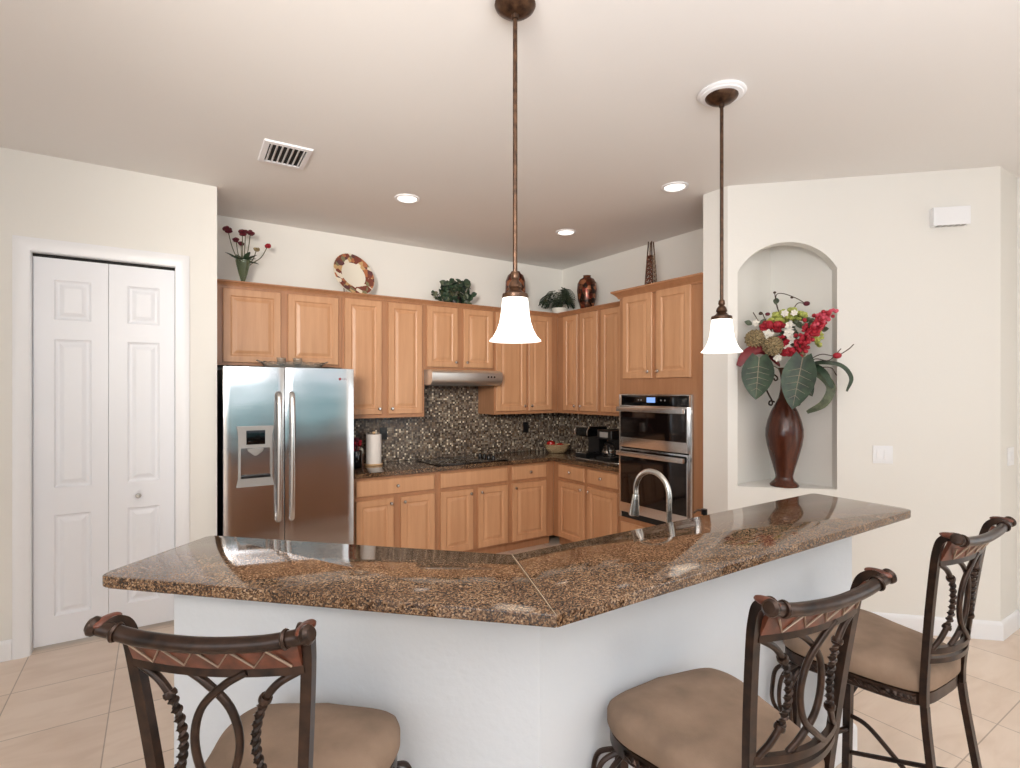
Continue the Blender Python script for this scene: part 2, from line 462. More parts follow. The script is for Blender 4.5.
def sweep_profile(bm, path, prof, closed=False):
    """path [(x,y)], prof [(out,z)] closed polygon; out = to the left of travel; mitred"""
    n = len(path); P = [Vector((p[0], p[1])) for p in path]
    rings = []
    for i in range(n):
        ds = []
        if i > 0 or closed: ds.append((P[i] - P[i - 1]).normalized())
        if i < n - 1 or closed: ds.append((P[(i + 1) % n] - P[i]).normalized())
        ns = [Vector((-d.y, d.x)) for d in ds]
        if len(ns) == 2:
            s = ns[0] + ns[1]; v = s * (2 / s.dot(s)) if s.length > 1e-6 else ns[0]
        else: v = ns[0]
        rings.append([bm.verts.new((P[i].x + v.x * o, P[i].y + v.y * o, z)) for o, z in prof])
    k = len(prof)
    pairs = list(zip(rings, rings[1:])) + ([(rings[-1], rings[0])] if closed else [])
    for A, B in pairs:
        for j in range(k): bm.faces.new((A[j], A[(j + 1) % k], B[(j + 1) % k], B[j]))
    if not closed:
        bm.faces.new(rings[0][::-1]); bm.faces.new(rings[-1])

SQ = lambda a, b=None: [(-a, -(b or a)), (a, -(b or a)), (a, (b or a)), (-a, (b or a))]

# ------------------------------------------------------------------ setting
YL, YA, XB, NN, ZC = 4.2875, 4.9746, 4.031, 5.635, 3.036
AX = 0.353                     # alcove side of the fridge
WX, WY = 3.345, 2.492          # end face of the wall beside the oven tower
x_l, y_b, x_r = -3.4, -4.4, 4.849

b = NB(); box(b, -3.5, 6.2, -4.5, 5.2, -0.1, 0.0); struct('floor', b, M['floor'])
b = NB(); box(b, -3.5, 6.2, -4.5, 5.2, ZC, ZC + 0.1); struct('ceiling', b, M['ceiling'])
# left wall with the closet opening
DX0, DX1, DZ = -0.640, 0.107, 2.445
b = NB()
box(b, x_l, DX0 - 0.002, YL, YL + 0.12, 0, ZC); box(b, DX1 + 0.002, AX, YL, YL + 0.12, 0, ZC); box(b, DX0 - 0.002, DX1 + 0.002, YL, YL + 0.12, DZ + 0.002, ZC)
box(b, AX - 0.12, AX, YL + 0.12, YA + 0.1, 0, ZC)
struct('wall_left', b, M['wall'])
b = NB(); box(b, -1.0, AX - 0.12, YL + 0.75, YL + 0.8, 0, ZC); struct('wall_closet', b, M['wall'])
b = NB(); box(b, AX, 4.4, YA, YA + 0.12, 0, ZC); struct('wall_back', b, M['wall'])
b = NB(); box(b, XB, XB + 0.12, WY, YA, 0, ZC); struct('wall_right', b, M['wall'])

# diagonal wall with arched niche (one solid with a cut opening)
nx = Vector((1, 1, 0)).normalized(); sx_ = Vector((1, -1, 0)).normalized()
NL = Vector((3.391, 2.244, 0)); NR = Vector((3.838, 1.797, 0)); NW = (NR - NL).length
E0 = Vector((WX, NN - WX, 0)); E1 = Vector((4.51, 1.125, 0))
zs, zspr, zap = 0.928, 2.427, 2.621
h_ = zap - zspr; Rn = ((NW / 2) ** 2 + h_ ** 2) / (2 * h_)
NSEG = 20
arc = []
a0 = math.asin(NW / 2 / Rn)
for k in range(NSEG + 1):
    a = -a0 + 2 * a0 * k / NSEG
    arc.append((NW / 2 + Rn * math.sin(a), zap - Rn + Rn * math.cos(a)))
d_rev = 0.085
b = NB()
def nv(s, z, d=0.0):
    p = NL + sx_ * s + nx * d
    return b.verts.new((p.x, p.y, z))
sl = (E0 - NL).dot(sx_); sr = (E1 - NL).dot(sx_)
f = lambda *v: b.faces.new(v)
f(nv(sl, 0), nv(0, 0), nv(0, ZC), nv(sl, ZC))
f(nv(NW, 0), nv(sr, 0), nv(sr, ZC), nv(NW, ZC))
f(nv(0, 0), nv(NW, 0), nv(NW, zs), nv(0, zs))
for (s0, z0), (s1, z1) in zip(arc, arc[1:]):
    f(nv(s0, z0), nv(s1, z1), nv(s1, ZC), nv(s0, ZC))
# reveal
rev = [(0, zs), (NW, zs)] + arc[::-1]
rev2 = rev + [rev[0]]
for (s0, z0), (s1, z1) in zip(rev2, rev2[1:]):
    if (s0, z0) == (s1, z1): continue
    f(nv(s0, z0), nv(s1, z1), nv(s1, z1, d_rev), nv(s0, z0, d_rev))
# two interior walls meeting in the room corner behind, floor and top of the niche
A = NL + nx * d_rev; B_ = NR + nx * d_rev; Cc = Vector((B_.x, A.y, 0))
def pv(p, z): return b.verts.new((p.x, p.y, z))
for p, q in ((A, Cc), (Cc, B_)):
    f(pv(p, zs), pv(q, zs), pv(q, zap + 0.1), pv(p, zap + 0.1))
f(pv(A, zs), pv(B_, zs), pv(Cc, zs))
f(pv(A, zap + 0.1), pv(B_, zap + 0.1), pv(Cc, zap + 0.1))
for (s0, z0), (s1, z1) in zip(arc, arc[1:]):
    f(nv(s0, z0, d_rev), nv(s1, z1, d_rev), nv(s1, zap + 0.1, d_rev), nv(s0, zap + 0.1, d_rev))
# end face next to the oven tower, return to the right, and hidden backs
f(pv(E0, 0), pv(E0, ZC), b.verts.new((WX, WY, ZC)), b.verts.new((WX, WY, 0)))
f(b.verts.new((WX, WY, ZC)), b.verts.new((WX, WY, 0)), b.verts.new((XB + 0.12, WY, 0)), b.verts.new((XB + 0.12, WY, ZC)))
f(pv(E1, 0), pv(E1, ZC), b.verts.new((x_r, E1.y, ZC)), b.verts.new((x_r, E1.y, 0)))
bmesh.ops.remove_doubles(b, verts=b.verts[:], dist=0.0004)
struct('wall_niche', b, M['wall'])
b = NB(); box(b, x_r, x_r + 0.12, y_b, E1.y + 0.0, 0, ZC); struct('wall_far_right', b, M['wall'])
b = NB(); box(b, x_l - 0.1, x_l, y_b, YL + 0.12, 0, 0.2); box(b, x_l - 0.1, x_l, y_b, -2.5, 0.2, ZC); box(b, x_l - 0.1, x_l, 0.1, YL + 0.12, 0.2, ZC); box(b, x_l - 0.1, x_l, -2.5, 0.1, 2.5, ZC)
struct('wall_far_left', b, M['wall'])
b = NB(); box(b, x_l, -1.1, y_b - 0.1, y_b, 0, ZC); box(b, 4.3, x_r, y_b - 0.1, y_b, 0, ZC); box(b, -1.1, 4.3, y_b - 0.1, y_b, 2.42, ZC)
struct('wall_rear', b, M['wall'])
b = NB()
for xx in (-1.1, 0.7, 2.5, 4.24): box(b, xx, xx + 0.06, y_b - 0.08, y_b - 0.02, 0, 2.42)
box(b, -1.1, 4.3, y_b - 0.08, y_b - 0.02, 2.36, 2.42); box(b, -1.1, 4.3, y_b - 0.08, y_b - 0.02, 0, 0.05)
struct('window_1', b, M['trim'])
b = NB(); box(b, -14, 18, -14, -4.5, -0.12, -0.02); struct('patio', b, M['patio'])
b = NB(); box(b, -12, 16, -12.5, -11.0, -0.02, 1.95, 0.2); struct('garden_hedge', b, M['hedge'])

# door casing, jambs and head of the closet
b = NB()
CP = [(0, 0), (0.078, 0), (0.078, 0.012), (0.06, 0.019), (0.03, 0.017), (0.012, 0.012), (0, 0.010)]
def casing(path):
    # mitred casing in the plane y = YL - 0.0005: path in (x,z)
    n = len(path); P = [Vector(p) for p in path]; rings = []
    for i in range(n):
        ds = []
        if i > 0: ds.append((P[i] - P[i - 1]).normalized())
        if i < n - 1: ds.append((P[i + 1] - P[i]).normalized())
        ns = [Vector((-d.y, d.x)) for d in ds]
        if len(ns) == 2: s = ns[0] + ns[1]; v = s * (2 / s.dot(s))
        else: v = ns[0]
        rings.append([b.verts.new((P[i].x + v.x * o, YL - 0.0005 - t, P[i].y + v.y * o)) for o, t in CP])
    for A_, B2 in zip(rings, rings[1:]):
        k = len(CP)
        for j in range(k): b.faces.new((A_[j], A_[(j + 1) % k], B2[(j + 1) % k], B2[j]))
    b.faces.new(rings[0][::-1]); b.faces.new(rings[-1])
casing([(DX0, 0), (DX0, DZ), (DX1, DZ), (DX1, 0)])
box(b, DX0 - 0.001, DX0 + 0.004, YL + 0.0005, YL + 0.118, 0, DZ); box(b, DX1 - 0.004, DX1 + 0.001, YL + 0.0005, YL + 0.118, 0, DZ); box(b, DX0 + 0.004, DX1 - 0.004, YL + 0.0005, YL + 0.118, DZ - 0.004, DZ + 0.001)
struct('trim_1', b, M['trim'], True)

# bifold closet door: two leaves, each with three raised panels
door = thing('door_1', 'white two-leaf bifold closet door with raised panels in the left wall', 'door', (0, YL + 0.05, 0))
door['kind'] = 'structure'
b = NB(); box(b, DX0 + 0.0045, DX1 - 0.0045, -0.002, 0.034, DZ - 0.021, DZ - 0.0045); link('track', b, M['dark'], door, False)
def leaf(x0, x1):
    b = NB(); z0, z1, st = 0.022, DZ - 0.023, 0.098
    px0, px1 = x0 + st, x1 - st + 0.012
    rows = [(0.194, 0.823), (0.992, 1.92), (2.04, 2.29)]
    zz = [z0] + [q for r_ in rows for q in r_] + [z1]
    def quad(a0, a1, c0, c1):
        b.faces.new([b.verts.new(p) for p in ((a0, 0, c0), (a1, 0, c0), (a1, 0, c1), (a0, 0, c1))])
    quad(x0, px0, z0, z1); quad(px1, x1, z0, z1)
    for i in range(0, len(zz), 2): quad(px0, px1, zz[i], zz[i + 1])
    for c0, c1 in rows:
        relief(b, px0, px1, c0, c1, 0, [(0, 0), (0.008, -0.009), (0.016, -0.013), (0.026, -0.012), (0.044, -0.003), (0.05, -0.001)])
    # edges and back
    for q in (((x0, 0, z0), (x0, 0, z1), (x0, 0.034, z1), (x0, 0.034, z0)), ((x1, 0, z0), (x1, 0, z1), (x1, 0.034, z1), (x1, 0.034, z0)),
              ((x0, 0, z0), (x1, 0, z0), (x1, 0.034, z0), (x0, 0.034, z0)), ((x0, 0, z1), (x1, 0, z1), (x1, 0.034, z1), (x0, 0.034, z1)),
              ((x0, 0.034, z0), (x1, 0.034, z0), (x1, 0.034, z1), (x0, 0.034, z1))):
        b.faces.new([b.verts.new(p) for p in q])
    bmesh.ops.remove_doubles(b, verts=b.verts[:], dist=0.0003)
    return link('leaf', b, M['door'], door, False)
leaf(DX0 + 0.007, -0.2655)
lf = leaf(-0.2625, DX1 - 0.007)
b = NB(); lathe(b, [(0.0, -0.034), (0.012, -0.033), (0.017, -0.026), (0.016, -0.02), (0.008, -0.014), (0.008, -0.001)], (-0.104, 0, 0.902), 20, axis=(0, 1, 0)); link('knob', b, M['nickel'], lf)

# baseboards
BP = [(0, 0.001), (0.015, 0.001), (0.015, 0.098), (0.011, 0.112), (0.004, 0.12), (0, 0.12)]
def baseboard(name, path):
    b = NB(); sweep_profile(b, path, BP); return struct(name, b, M['trim'])
baseboard('baseboard_left', [(DX0 - 0.08, YL - 0.0005), (x_l, YL - 0.0005)])
baseboard('baseboard_left_pier', [(AX, YL - 0.0005), (DX1 + 0.08, YL - 0.0005)])
k = 0.0005 * 0.7
baseboard('baseboard_niche', [(x_r - 0.001, E1.y - 0.0005), (E1.x, E1.y - 0.0005), (E0.x - k, E0.y - k), (WX - 0.0005, WY - 0.002)])

# backsplash of small mosaic tiles and dark countertops
ZCT = 0.914
b = NB()
box(b, 1.345, XB - 0.013, YA - 0.012, YA - 0.0005, ZCT + 0.0005, 1.36); box(b, 2.099, 2.869, YA - 0.012, YA - 0.0005, 1.36, 1.80)
box(b, XB - 0.012, XB - 0.0005, 3.386, YA - 0.0005, ZCT + 0.0005, 1.36)
struct('wall_backsplash', b, M['mosaic'])

# half wall that carries the bar
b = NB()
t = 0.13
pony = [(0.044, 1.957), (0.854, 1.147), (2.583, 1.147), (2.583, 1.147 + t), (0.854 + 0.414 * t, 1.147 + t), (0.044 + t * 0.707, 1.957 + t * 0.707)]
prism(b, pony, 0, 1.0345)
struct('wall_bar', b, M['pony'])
baseboard('baseboard_bar', [(2.5835, 1.147 + t), (2.5835, 1.1465), (0.8535, 1.1465), (0.0435, 1.9565)])

# ------------------------------------------------------------------ bar top (two slabs with a mitred joint)
bt = thing('bar_countertop', 'long angled brown granite bar top with a mitred seam on the white half wall', 'countertop', (0.9, 1.2, 1.035))
def rounded(poly, radii, n=6):
    out = []; m = len(poly)
    for i in range(m):
        p = Vector(poly[i]); r_ = radii[i]
        if r_ <= 0: out.append(tuple(p)); continue
        a = (Vector(poly[i - 1]) - p).normalized(); c = (Vector(poly[(i + 1) % m]) - p).normalized()
        p1, p2 = p + a * r_, p + c * r_
        for k in range(n + 1):
            s = k / n
            q = p1 * (1 - s) ** 2 + p * 2 * s * (1 - s) + p2 * s * s
            out.append(tuple(q))
    return out
def sub(poly, o): return [(x - o[0], y - o[1]) for x, y in poly]
g = 0.0008
SL = rounded([(-0.148, 1.936), (0.791 - g, 0.997 + g * 0.4), (0.963 - g, 1.447), (0.163, 2.247)], [0.045, 0, 0, 0.02])
SR = rounded([(0.791 + g, 0.997), (2.822, 0.997), (2.842, 1.447), (0.963 + g, 1.447)], [0, 0.045, 0.02, 0])
b = NB(); prism(b, sub(SL, (0.9, 1.2)), 0, 0.032, 0.005, 3); link('slab', b, M['granite'], bt)
b = NB(); prism(b, sub(SR, (0.9, 1.2)), 0, 0.032, 0.005, 3); link('slab', b, M['granite'], bt)
b = NB(); prism(b, sub([(0.791 - g, 0.999), (0.791 + g, 0.999), (0.963 + g, 1.445), (0.963 - g, 1.445)], (0.9, 1.2)), 0.002, 0.0316); link('seam', b, M['seam'], bt, False)

# sink run behind the bar
b = NB()
q0 = 0.002
inner = [(0.044 + t * .707 + q0, 1.957 + t * .707 + q0), (0.854 + .414 * t + q0, 1.147 + t + q0), (2.583, 1.147 + t + q0)]
outer = [(2.583, 1.84), (1.14, 1.84), (0.53, 2.45)]
prism(b, inner + outer, 0.876, ZCT, 0.004)
sc_ = link('sink_countertop', b, M['granite2']); tag(sc_, 'low dark granite sink counter hidden behind the raised bar', 'countertop')
b = NB()
prism(b, [inner[0], inner[1], inner[2], (2.56, 1.81), (1.128, 1.81), (0.50, 2.438)], 0.1, 0.8755)
prism(b, [inner[0], inner[1], inner[2], (2.56, 1.74), (1.10, 1.74), (0.45, 2.39)], 0.0005, 0.1)
tag(link('sink_cabinet', b, M['wood'], smooth=False), 'maple base cabinet run under the sink counter behind the bar', 'cabinet')

# ------------------------------------------------------------------ cabinets
DOORP = [(0, 0), (0.0, 0.016), (0.004, 0.02), (0.052, 0.02), (0.056, 0.015), (0.062, 0.0115), (0.070, 0.0115), (0.092, 0.0185), (0.096, 0.019)]
DRAWP = [(0, 0), (0.0, 0.015), (0.006, 0.02)]
def knob(parent, x, z, mat='nickel'):
    b = NB(); lathe(b, [(0.0055, 0), (0.0055, 0.012), (0.013, 0.018), (0.015, 0.024), (0.011, 0.03), (0, 0.031)], (x, -0.02, z), 14, axis=(0, -1, 0))
    return link('knob', b, M[mat], parent)
def cabinet(name, label, loc, rz, w, h, depth, doors=(), drawers=(), toe=False, group=None, z0=0.0, extra=None):
    c = thing(name, label, 'cabinet', loc, rz, group)
    b = NB(); box(b, 0.0005, w - 0.0005, 0, depth, z0, h)
    if toe: box(b, 0.0005, w - 0.0005, 0.075, depth, 0.0005, z0)
    link('body', b, M['woodframe'], c, False)
    for (x0, x1, c0, c1, kx, kz) in doors:
        b = NB(); relief(b, x0, x1, c0, c1, -0.0005, DOORP, True)
        d = link('door', b, M['wood'], c, False)
        if kx is not None: knob(d, kx, kz)
    for (x0, x1, c0, c1, kx, kz) in drawers:
        b = NB(); relief(b, x0, x1, c0, c1, -0.0005, DRAWP, True)
        d = link('drawer', b, M['wood'], c, False)
        if kx is not None: knob(d, kx, kz)
    return c
UF = YA - 0.33; ud = 0.329
def updoors(xo, zo, spans, c0, c1, pairs=True):
    out = []
    for i, (a, e) in enumerate(spans):
        kx = (e - 0.028) if i == 0 else (a + 0.028)
        out.append((a - xo, e - xo, c0 - zo, c1 - zo, kx - xo, c0 - zo + 0.05))
    return out
UZ = 2.44
gU = 'maple wall cabinets'
c = cabinet('wall_cabinet', 'short maple wall cabinet with two doors right above the steel refrigerator', (0.357, UF, 1.795), 0, 0.969, UZ - 1.795, ud, [(a, e, z_, w_, None, None) for a, e, z_, w_, _, _ in updoors(0.357, 1.795, [(0.420, 0.835), (0.889, 1.296)], 1.817, 2.387)])
c = cabinet('wall_cabinet', 'tall two-door maple wall cabinet between the refrigerator cabinet and the range hood', (1.327, UF, 1.352), 0, 0.771, UZ - 1.352, ud, updoors(1.327, 1.352, [(1.349, 1.680), (1.742, 2.071)], 1.386, 2.397))
c = cabinet('wall_cabinet', 'short two-door maple wall cabinet directly over the steel range hood', (2.099, UF, 1.795), 0, 0.770, UZ - 1.795, ud, updoors(2.099, 1.795, [(2.124, 2.446), (2.513, 2.847)], 1.823, 2.400))
c = cabinet('wall_cabinet', 'tall two-door maple wall cabinet right of the range hood in the back corner', (2.870, UF, 1.352), 0, 0.830, UZ - 1.352, ud, updoors(2.870, 1.352, [(2.890, 3.262), (3.296, 3.604)], 1.386, 2.400))
VF = XB - 0.33
def vdoors(yo, zo, spans, c0, c1, kn):
    return [(yo - a, yo - e, c0 - zo, c1 - zo, (yo - (e + 0.025 if k_ == 'r' else a - 0.025)), c0 - zo + 0.05) for (a, e), k_ in zip(spans, kn)]
c = cabinet('wall_cabinet', 'two-door maple wall cabinet on the right wall, next to the corner, above the coffee makers', (VF, UF - 0.001, 1.352), R(-90), UF - 0.001 - 3.967, UZ - 1.352, ud - 0.001, vdoors(UF - 0.001, 1.352, [(4.529, 4.300), (4.255, 3.992)], 1.386, 2.400, 'rl'))
c = cabinet('wall_cabinet', 'single-door maple wall cabinet on the right wall touching the tall oven cabinet', (VF, 3.965, 1.352), R(-90), 3.965 - 3.387, UZ - 1.352, ud - 0.001, vdoors(3.965, 1.352, [(3.940, 3.655)], 1.386, 2.400, 'r'))
# crown moulding on the uppers
CR = [(0, 2.408), (0.006, 2.408), (0.010, 2.420), (0.022, 2.434), (0.030, 2.440), (0.030, 2.449), (0.0, 2.449)]
b = NB(); sweep_profile(b, [(VF - 0.0005, 3.389), (VF - 0.0005, UF - 0.0005), (0.3545, UF - 0.0005)], CR)
o = link('crown_molding', b, M['woodframe'], smooth=False); tag(o, 'maple crown moulding running along the top of the wall cabinets', 'moulding')

# tall oven cabinet
XT = XB - 0.64; TY0, TY1 = 3.384, 2.496
TW = TY0 - TY1
oc = thing('oven_cabinet', 'tall maple cabinet that holds the built-in double oven, beside the white wall end', 'cabinet', (XT, TY0, 0), R(-90))
OX0, OX1, OZ0, OZ1 = TY0 - 3.3645, TY0 - 2.615, 0.505, 1.566
b = NB()
dpt = 0.638
box(b, 0.0005, OX0 - 0.001, 0, dpt, 0.1, 2.42); box(b, OX1 + 0.001, TW - 0.001, 0, dpt, 0.1, 2.42)
box(b, OX0 - 0.001, OX1 + 0.001, 0, dpt, OZ1 + 0.002, 2.42); box(b, OX0 - 0.001, OX1 + 0.001, 0, dpt, 0.1, OZ0 - 0.002); box(b, OX0 - 0.001, OX1 + 0.001, dpt - 0.03, dpt, OZ0 - 0.002, OZ1 + 0.002)
box(b, 0.0005, TW - 0.001, 0.075, dpt, 0.0005, 0.1)
link('body', b, M['woodframe'], oc, False)
for (a, e, kk) in ((3.335, 3.006, 'r'), (2.962, 2.626, 'l')):
    b = NB(); relief(b, TY0 - a, TY0 - e, 1.70, 2.405, -0.0005, DOORP, True); d = link('door', b, M['wood'], oc, False)
    knob(d, TY0 - (e + 0.03) if kk == 'r' else TY0 - (a - 0.03), 1.755)
b = NB(); relief(b, 0.03, TW - 0.12, 0.15, 0.46, -0.0005, DRAWP, True); d = link('drawer', b, M['wood'], oc, False); knob(d, 0.40, 0.31)
b = NB(); sweep_profile(b, [(TW - 0.001, -0.0005), (0.0, -0.0005), (0.0, 0.275)], [(o_, z_) for o_, z_ in [(0, 2.40), (0.012, 2.40), (0.016, 2.415), (0.040, 2.440), (0.058, 2.452), (0.058, 2.466), (0.0, 2.466)]])
b2 = b
link('crown', b2, M['woodframe'], oc, False)

# built-in double oven (microwave combination) - steel frame, two black glass doors
ov = thing('double_oven', 'built-in stainless double oven with black glass doors in the tall cabinet', 'oven', (XT, TY0, OZ0), R(-90))
W0, W1 = OX0, OX1; H_ = OZ1 - OZ0
def OZ(z): return z - OZ0
b = NB(); box(b, W0, W1, -0.001, 0.5, 0, H_)
link('chassis', b, M['dark'], ov, False)
b = NB(); box(b, W0 - 0.008, W0 + 0.022, -0.022, -0.0015, 0, H_, 0.002); box(b, W1 - 0.022, W1 + 0.008, -0.022, -0.0015, 0, H_, 0.002)
box(b, W0 + 0.022, W1 - 0.022, -0.022, -0.0015, H_ - 0.008, H_, 0.001)
link('side_trim', b, M['steel2'], ov)
b = NB(); box(b, W0 + 0.023, W1 - 0.023, -0.024, -0.0015, OZ(1.478), H_ - 0.009, 0.002); cp = link('control_panel', b, M['blackgloss'], ov)
b = NB(); box(b, W0 + 0.31, W0 + 0.40, -0.0255, -0.0242, OZ(1.500), OZ(1.542)); link('display', b, M['display'], cp, False)
b = NB()
for dx in (0.22, 0.25, 0.46, 0.50):
    b = NB(); lathe(b, [(0.006, 0), (0.006, 0.002), (0, 0.0025)], (W0 + dx, -0.0242, OZ(1.52)), 12, axis=(0, -1, 0)); link('button', b, M['greyplastic'], cp)
def oven_door(z0, z1, hz, gz0, gz1, name):
    b = NB(); box(b, W0 + 0.023, W1 - 0.023, -0.040, -0.0015, OZ(z0), OZ(z1), 0.003); d = link('door', b, M['steel'], ov)
    b = NB(); box(b, W0 + 0.030, W1 - 0.030, -0.0425, -0.0402, OZ(gz0), OZ(gz1), 0.0008); link('window', b, M['ovenglass'], d)
    b = NB(); box(b, W0 + 0.026, W1 - 0.026, -0.092, -0.066, OZ(hz - 0.019), OZ(hz + 0.019), 0.005, 3)
    for hx in (W0 + 0.04, W1 - 0.07): box(b, hx, hx + 0.03, -0.067, -0.0405, OZ(hz - 0.012), OZ(hz + 0.012))
    link('handle', b, M['steel2'], d)
    return d
oven_door(1.118, 1.472, 1.440, 1.200, 1.458, 'upper')
oven_door(0.560, 1.108, 1.065, 0.640, 1.095, 'lower')
b = NB(); box(b, W0 + 0.023, W1 - 0.023, -0.02, -0.0015, OZ(0.508), OZ(0.555)); link('vent_grille', b, M['dark'], ov, False)

# base cabinets
BF = YA - 0.60; bd = 0.598; BH = 0.8755
BX = XB - 0.60
def base(label, x0, x1, drawers, doors, rot=0, group=None):
    # spans given along the wall coordinate
    if rot == 0:
        loc = (x0, BF, 0); rel = lambda p: p - x0; w = x1 - x0
    else:
        loc = (BX, x0, 0); rel = lambda p: x0 - p; w = x0 - x1
    dr = [(rel(a), rel(e), 0.716, 0.848, None if kz is None else (rel(a) + rel(e)) / 2, kz) for a, e, kz in drawers]
    do = [(rel(a), rel(e), 0.115, 0.682, rel(e) - 0.03 if kk == 'r' else rel(a) + 0.03, 0.64) for a, e, kk in doors]
    return cabinet('base_cabinet', label, loc, R(-90) if rot else 0, w, BH, bd, do, dr, True, None, 0.1)
base('maple base cabinet with one wide drawer over two doors, beside the refrigerator', 1.345, 2.099, [(1.361, 2.072, 0.785)], [(1.361, 1.688, 'r'), (1.751, 2.072, 'l')])
base('maple base cabinet with a knobless false front over two doors, under the cooktop', 2.100, 2.879, [(2.131, 2.852, None)], [(2.131, 2.466, 'r'), (2.522, 2.852, 'l')])
base('single-door maple base cabinet with one drawer, left of the inside corner', 2.880, BX - 0.001, [(2.908, 3.324, 0.785)], [(2.908, 3.324, 'l')])
base('maple base cabinet on the right wall with one drawer and door, touching the inside corner', BF - 0.001, 3.862, [(4.277, 3.887, 0.785)], [(4.277, 3.887, 'r')], 1)
base('maple base cabinet on the right wall with one drawer and door, touching the oven cabinet', 3.861, 3.387, [(3.837, 3.440, 0.785)], [(3.837, 3.440, 'l')], 1)
# corner filler block (hidden) and L-shaped worktop
b = NB(); prism(b, [(1.343, YA - 0.001), (1.343, YA - 0.64), (XB - 0.64, YA - 0.64), (XB - 0.64, 3.386), (XB - 0.001, 3.386), (XB - 0.001, YA - 0.001)], 0.876, ZCT, 0.004)
tag(link('countertop', b, M['granite2']), 'dark granite L-shaped worktop along the back and right walls', 'countertop')

# ------------------------------------------------------------------ refrigerator
FX0, FX1, FY = 0.385, 1.295, 4.2
fr = thing('refrigerator', 'stainless steel side-by-side refrigerator with water dispenser in the left alcove', 'refrigerator', (FX0, FY, 0))
FW = FX1 - FX0; sp = 0.400
b = NB(); box(b, 0.004, FW - 0.004, 0.082, 0.74, 0.03, 1.755, 0.006); box(b, 0.02, FW - 0.02, 0.10, 0.70, 0.0005, 0.03)
link('body', b, M['blackplastic'], fr)
b = NB(); box(b, 0.01, FW - 0.01, 0.05, 0.08, 0.012, 0.095, 0.003); link('kick_grille', b, M['blackplastic'], fr)
def fdoor(x0, x1, hole=None):
    # slightly crowned front built as a strip profile with rounded vertical edges
    b = NB(); z0, z1 = 0.105, 1.768; n = 16
    prof = []
    for i in range(n + 1):
        s = i / n; x = x0 + (x1 - x0) * s
        e = min(s, 1 - s) * (x1 - x0)
        y = 0.0 - 0.0035 * (1 - (2 * s - 1) ** 2) + (0.004 * (1 - min(1, e / 0.005)) ** 2)
        prof.append((x, y))
    poly = prof + [(x1, 0.08), (x0, 0.08)]
    prism(b, poly, z0, z1, 0.003)
    return b
# left door is built round the dispenser recess
DPX0, DPX1, DPZ0, DPZ1 = 0.093, 0.311, 0.925, 1.345
def crown(x0, x1, x): s = (x - x0) / (x1 - x0); return -0.006 * (1 - (2 * s - 1) ** 2)
b = fdoor(0, sp - 0.003); fl = link('freezer_door', b, M['steel'], fr)
b = fdoor(sp + 0.003, FW); fd = link('fresh_food_door', b, M['steel'], fr)
def handle(x, parent):
    b = NB()
    pts = cr([(x, -0.012, 1.585), (x, -0.045, 1.555), (x, -0.062, 1.40), (x, -0.070, 1.11), (x, -0.062, 0.83), (x, -0.045, 0.675), (x, -0.012, 0.645)], 8)
    tube(b, pts, 1.0, sec=[(0.010 * math.cos(2 * PI * k / 14), 0.017 * math.sin(2 * PI * k / 14)) for k in range(14)], up=(0, 1, 0))
    return link('handle', b, M['steel2'], parent)
handle(sp - 0.045, fl); handle(sp + 0.045, fd)
# dispenser: bezel, control face with dark display, recess, spouts, tray
yb = -0.0037
dx = DPX0; w_ = DPX1 - DPX0
disp = NB()
# bezel ring (trapezoid, flared at the top and bottom)
outp = [(dx - 0.012, DPZ1), (dx + w_ + 0.012, DPZ1), (dx + w_ + 0.002, DPZ1 - 0.035), (dx + w_ + 0.002, DPZ0 + 0.05), (dx + w_ + 0.014, DPZ0 - 0.01), (dx - 0.014, DPZ0 - 0.01), (dx - 0.002, DPZ0 + 0.05), (dx - 0.002, DPZ1 - 0.035)]
inn = [(dx + 0.014, DPZ1 - 0.155), (dx + w_ - 0.014, DPZ1 - 0.155), (dx + w_ - 0.012, DPZ1 - 0.2), (dx + w_ - 0.012, DPZ0 + 0.10), (dx + w_ - 0.012, DPZ0 + 0.062), (dx + 0.012, DPZ0 + 0.062), (dx + 0.012, DPZ0 + 0.10), (dx + 0.012, DPZ1 - 0.2)]
def ringv(poly, y): return [disp.verts.new((x, y, z)) for x, z in poly]
r0 = ringv(outp, yb + 0.003); r1 = ringv(outp, yb - 0.016); r2 = ringv(inn, yb - 0.020); r3 = ringv(inn, yb - 0.0005)
for A_, B2 in ((r0, r1), (r1, r2), (r2, r3)):
    for j in range(8): disp.faces.new((A_[j], A_[(j + 1) % 8], B2[(j + 1) % 8], B2[j]))
dsp = link('dispenser', disp, M['greyplastic'], fl, False)
b = NB(); box(b, dx + 0.048, dx + w_ - 0.048, yb - 0.0215, yb - 0.0175, DPZ1 - 0.130, DPZ1 - 0.03, 0.001); link('display', b, M['blackgloss'], dsp)
b = NB(); box(b, dx + 0.0125, dx + w_ - 0.0125, yb - 0.0012, yb - 0.0004, DPZ0 + 0.0625, DPZ1 - 0.156); link('recess_wall', b, M['steel'], dsp, False)
b = NB(); lathe(b, [(0.055, 0), (0.05, 0.02), (0.03, 0.035), (0.012, 0.05), (0, 0.052)], (dx + w_ * 0.5, yb - 0.012, DPZ1 - 0.16), 20, axis=(0, 0, -1))
bmesh.ops.scale(b, vec=(1, 0.25, 1), space=Matrix.Translation((0, -(yb - 0.0095), 0)), verts=b.verts[:]); link('spout', b, M['greyplastic'], dsp)
b = NB(); box(b, dx + 0.013, dx + w_ - 0.013, yb - 0.026, yb - 0.0165, DPZ0 + 0.052, DPZ0 + 0.072, 0.002); link('drip_tray', b, M['blackplastic'], dsp)
